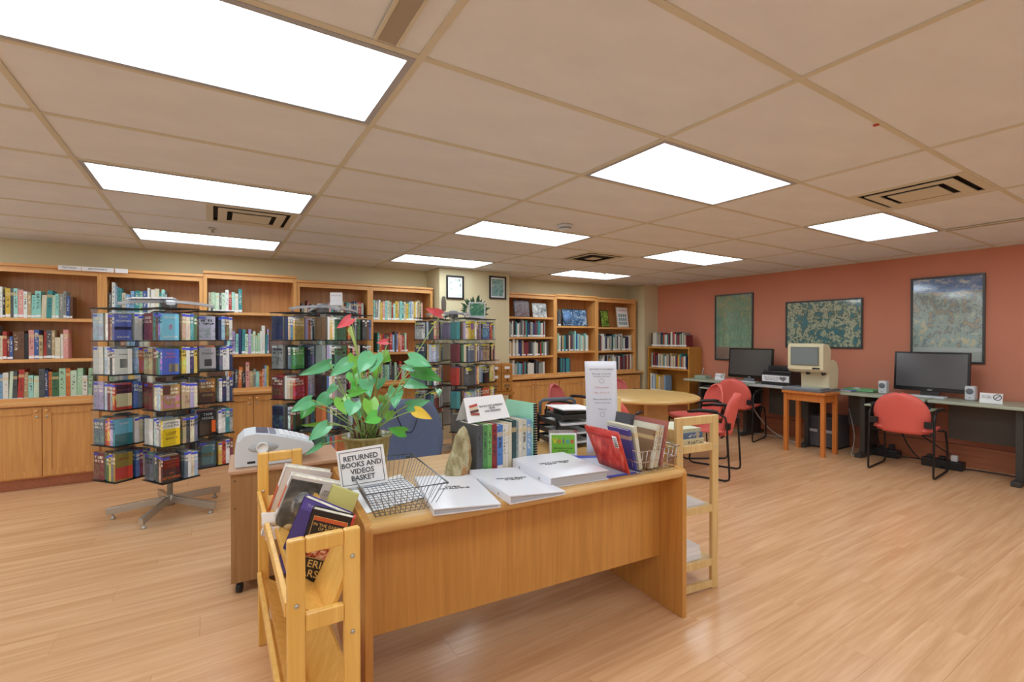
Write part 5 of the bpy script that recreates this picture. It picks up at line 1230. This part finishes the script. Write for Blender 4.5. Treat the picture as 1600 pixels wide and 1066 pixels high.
# printer
pr = thing('printer', 'black desktop printer with a white label strip on its front', 'printer', (6.38, 3.32, .743))
MB().box(0, .38, 0, .40, 0, .16).build('body', mat('printer_black', '#2e2e32', .4), pr, bevel=.012, seg=3)
MB().box(.03, .36, .01, .39, .16, .20).build('lid', mat('printer_black', '#2e2e32', .4), pr, bevel=.01)
MB().box(.1, .32, .04, .36, .2, .26).build('paper_feeder', mat('printer_dark', '#222226', .5), pr, bevel=.01)
MB().box(-.004, 0, .02, .38, .055, .14).build('label_strip', PAPER, pr)
text('Please do not print more\nthan 10 pages at a time.\nThank you for sharing.', .02, INK, pr, face_M((-.005, .25, .098), (0, -1, 0), (0, 0, 1)))
MB().add([(-.005, .09, .065), (-.005, .05, .11), (-.005, .08, .13), (-.005, .11, .12), (-.005, .13, .13), (-.005, .15, .1)], [(0, 1, 2, 3, 4, 5)]).build('heart_symbol', GREYINK, pr)
MB().box(-.02, 0, .08, .32, .0, .03).build('output_slot', INK, pr)

# wooden side table with microfilm reader
wt = thing('side_table', 'small orange pine side table under the cream film reader', 'table', (5.975, 2.73, 0))
MB().box(-.02, .335, -.02, .48, .715, .745).build('tabletop', W_RED, wt, bevel=.004)
for x in (0, .285):
    for y in (0, .42): MB().box(x, x+.045, y, y+.045, 0, .715).build('leg', W_RED, wt, bevel=.003)
for a in ((0.01, .03, .045, .42), (.295, .315, .045, .42)): MB().box(a[0], a[1], a[2], a[3], .63, .715).build('apron', W_RED, wt)
for a in ((.045, .285, .01, .03), (.045, .285, .43, .45)): MB().box(a[0], a[1], a[2], a[3], .63, .715).build('apron', W_RED, wt)
mf = thing('film_reader', 'cream microfilm reader with hooded screen on the pine side table', 'film reader', (6.06, 3.0, .746))
MB().box(-.09, .40, -.23, .21, 0, .02).build('base_plate', mat('reader_grey', '#6f7278', .3), mf, bevel=.004)
MB().box(-.05, .2, -.2, .18, .02, .045).build('film_carrier', mat('reader_glass', '#8d949c', .12), mf, bevel=.003)
sd = MB(); pr_ = [(.18, .02), (.40, .02), (.42, .25), (.38, .35), (.28, .38), (.17, .34), (.17, .2)]
vs = [(x, -.2, z) for x, z in pr_]+[(x, .12, z) for x, z in pr_]; m = len(pr_)
sd.add(vs, [tuple(range(m)), tuple(range(m, 2*m))[::-1]]+[((i+1) % m, i, m+i, m+(i+1) % m) for i in range(m)]); sd.build('neck', CREAM, mf, bevel=.01)
hd = MB(); pr_ = [(.05, .23), (.02, .26), (.02, .555), (.05, .575), (.17, .56), (.22, .5), (.22, .28), (.17, .21)]
vs = [(x, -.205, z) for x, z in pr_]+[(x, .205, z) for x, z in pr_]; m = len(pr_)
hd.add(vs, [tuple(range(m)), tuple(range(m, 2*m))[::-1]]+[((i+1) % m, i, m+i, m+(i+1) % m) for i in range(m)]); hd.build('hood', CREAM, mf, bevel=.012, seg=3)
MB().box(.010, .0205, -.16, .16, .31, .53).build('screen_bezel', mat('reader_bezel', '#6e7068', .5), mf); MB().box(.008, .011, -.15, .15, .32, .52).build('screen', mat('reader_screen', '#7f8a8c', .15), mf)
MB().box(.012, .02, -.17, -.09, .268, .285).build('name_badge', INK, mf)
for y in (-.19, -.02): MB().lathe([(.02, 0), (.02, .03)], 14, M=Matrix.Translation((.08, y, .215)) @ Matrix.Rotation(R(-90), 4, 'Y')).build('knob', BLACK, mf)
kb = MB().box(0, .14, -.2, .2, 0, .018).build('flat_document', mat('pale_doc', '#b9bcc2', .5)); kb.location = (6.14, 3.5, .743); 
tag(kb, 'flat grey document folder lying on the desk left of the film reader', 'folder')

# computer towers and cables under the desks
def tower(px, py, lab, x=None):
    p = PZ(px, py, 0); t_ = thing('computer_tower', lab, 'computer', (p.x, p.y, 0), 0, 'computer towers under the desk')
    MB().box(0, .36, -.09, .09, .02, .40).build('case', mat('tower_grey', '#55565c', .5), t_, bevel=.006)
    MB().box(-.006, 0, -.08, .08, .24, .38).build('drive_panel', mat('tower_face', '#3e3f46', .5), t_); MB().box(-.008, -.006, -.07, .07, .2, .235).build('silver_strip', mat('silver_plastic', '#b4b6bc', .4), t_)
    for y in (-.07, .07): MB().box(.03, .39, y-.02, y+.02, 0, .02).build('foot', BLACK, t_)
tower(1268, 698, 'dark grey computer tower under the side table, left one'); tower(1293, 702, 'dark grey computer tower under the side table, right one')
def cable(pts, r, m, label, name='cable'):
    P_ = [Vector(p) for p in pts]; c0 = P_[0].copy()
    # catmull-rom
    out = []
    Q = [P_[0]]+P_+[P_[-1]]
    for i in range(1, len(Q)-2):
        for s in range(6):
            t = s/6; out.append(.5*((2*Q[i])+(-Q[i-1]+Q[i+1])*t+(2*Q[i-1]-5*Q[i]+4*Q[i+1]-Q[i+2])*t*t+(-Q[i-1]+3*Q[i]-3*Q[i+1]+Q[i+2])*t**3))
    out.append(Q[-1])
    for q in out: q.z = max(q.z, r+.0005)
    o = MB().tube([q-c0 for q in out], r, 6).build(name, m); o.location = c0; return tag(o, label, 'cable')
WC = mat('white_cable', '#c9c5bc', .5)
cable([(6.55, 4.0, .7), (6.5, 3.9, .4), (6.62, 3.75, .12), (6.6, 3.5, .012), (6.5, 3.3, .012), (6.62, 3.1, .012)], .008, WC, 'thick white cable drooping under the printer desk')
cable([(6.75, 4.6, .4), (6.7, 4.5, .15), (6.6, 4.3, .012), (6.6, 4.0, .012), (6.65, 3.6, .012)], .006, WC, 'white cable along the floor under the left desk')
cable([(6.75, 2.8, .5), (6.7, 2.72, .2), (6.5, 2.66, .012), (6.35, 2.6, .012), (6.5, 2.5, .012)], .005, WC, 'white cable end beside the right-hand tower')
cable([(6.7, 2.3, .5), (6.7, 2.2, .2), (6.62, 2.05, .05), (6.6, 1.9, .012), (6.7, 1.6, .012), (6.72, 1.3, .012), (6.6, 1.15, .012)], .007, BLACK, 'black cable trailing under the right desks')
cable([(6.72, 2.5, .35), (6.6, 2.4, .1), (6.55, 2.2, .06), (6.66, 2.0, .04), (6.5, 1.8, .012)], .006, BLACK, 'black cable tangled between the power strips')
cable([(6.75, 2.2, .3), (6.7, 2.1, .32), (6.72, 1.9, .18), (6.7, 1.75, .1)], .006, BLACK, 'black cable loop hanging below the right monitor desk')
for i, (x, y, lab) in enumerate(((6.62, 2.42, 'black power strip box under the right desk, left one'), (6.55, 1.85, 'black power strip box under the right desk, right one'))):
    t_ = thing('power_strip', lab, 'power strip', (x, y, 0)); MB().box(0, .12, -.17, .17, 0, .09).build('body', BLACK, t_, bevel=.008)
    for j in range(3): MB().box(.03, .08, -.12+j*.1, -.07+j*.1, .09, .125 if j else .15).build('plug', WHITEP if j == (0 if i else 2) else BLACK, t_, bevel=.004)

# ------------------------------------------------------------------ posters on the terracotta wall
def poster(y0, y1, z0, z1, label, m, band=None, sky=None):
    t_ = thing('framed_poster', label, 'poster', (XR-.001, (y0+y1)/2, z0), 0, 'framed posters on the terracotta wall'); w = abs(y1-y0)/2; h = z1-z0; f = .02
    fr = MB().box(-.025, 0, -w, -w+f, 0, h).box(-.025, 0, w-f, w, 0, h).box(-.025, 0, -w+f, w-f, 0, f).box(-.025, 0, -w+f, w-f, h-f, h); fr.build('frame', mat('pewter_frame', '#4a4e50', .35, .4), t_, bevel=.002)
    zb = f
    if band: MB().box(-.012, -.003, -w+f, w-f, f, f+band[0]).build('caption_band', mat(band[1][0], band[1][1], .3), t_); zb = f+band[0]
    if band and band[2]: text(band[2], .035, mat('caption_ink', '#9a8a80', .6), t_, face_M((-.0125, 0, f+band[0]*.55), (0, -1, 0), (0, 0, 1)))
    zt = h-f
    if sky: MB().box(-.012, -.003, -w+f, w-f, h-f-sky[0], h-f).build('sky_band', sky[1], t_); zt -= sky[0]
    MB().box(-.012, -.003, -w+f, w-f, zb, zt).build('painting', m, t_)
    gl = MB().box(-.0145, -.0135, -w+f, w-f, f, h-f).build('glazing', acrylic('poster_glass', '#f4f6f6', .93), t_)
def paint(name, stops, sc, scale, grad=None):
    def fn(t):
        v = t.coord('Object', sc); n = t.noise(v, scale, 10, .74, .2)
        if grad:
            c = t.new('ShaderNodeTexCoord'); s = t.new('ShaderNodeSeparateXYZ'); t.link(c.outputs['Object'], s.inputs[0])
            n = t.math('ADD', n, t.math('MULTIPLY', t.math('SUBTRACT', s.outputs[2], grad[0]), grad[1]))
        return t.ramp(n, stops)
    return nmat(name, fn, .4)
poster(4.155, 4.80, 1.03, 2.075, 'tall green meadow poster, leftmost on the terracotta wall', paint('meadow_paint', [(.3, '#7fc090'), (.40, '#c6eab8'), (.46, '#86b4b4'), (.5, '#b6e0a4'), (.55, '#5f9aa4'), (.62, '#e6dc98'), (.72, '#93a25c')], (1, 2.0, .9), 13, (.5, .12)), (.19, ('taupe_caption', '#b0958a'), 'Les Fleurs'))
poster(2.72, 3.67, 1.25, 1.895, 'wide teal poster of gathered figures, middle of the terracotta wall', paint('teal_paint', [(.3, '#3a8496'), (.43, '#4aa6ba'), (.47, '#41625e'), (.51, '#c9dcc0'), (.57, '#f2f3d2'), (.6, '#4c706a'), (.68, '#3a8496')], (1, 1, 1), 11))
poster(1.60, 2.235, 1.11, 2.078, 'tall blue and gold garden poster, rightmost on the terracotta wall', paint('garden_paint', [(.3, '#f2dfa2'), (.40, '#fff2cc'), (.45, '#9ad0dc'), (.5, '#dfe3c8'), (.54, '#5f94b6'), (.6, '#f0cd8c'), (.66, '#7fb2cc'), (.75, '#f0cc80')], (1, 1.2, 1), 10, (.45, .14)), (.15, ('pale_caption', '#e6ebe8'), ''), (.16, paint('sky_paint', [(.35, '#4a7cd0'), (.5, '#6f9ade'), (.6, '#f2f4f4')], (1, 1, 2), 6)))
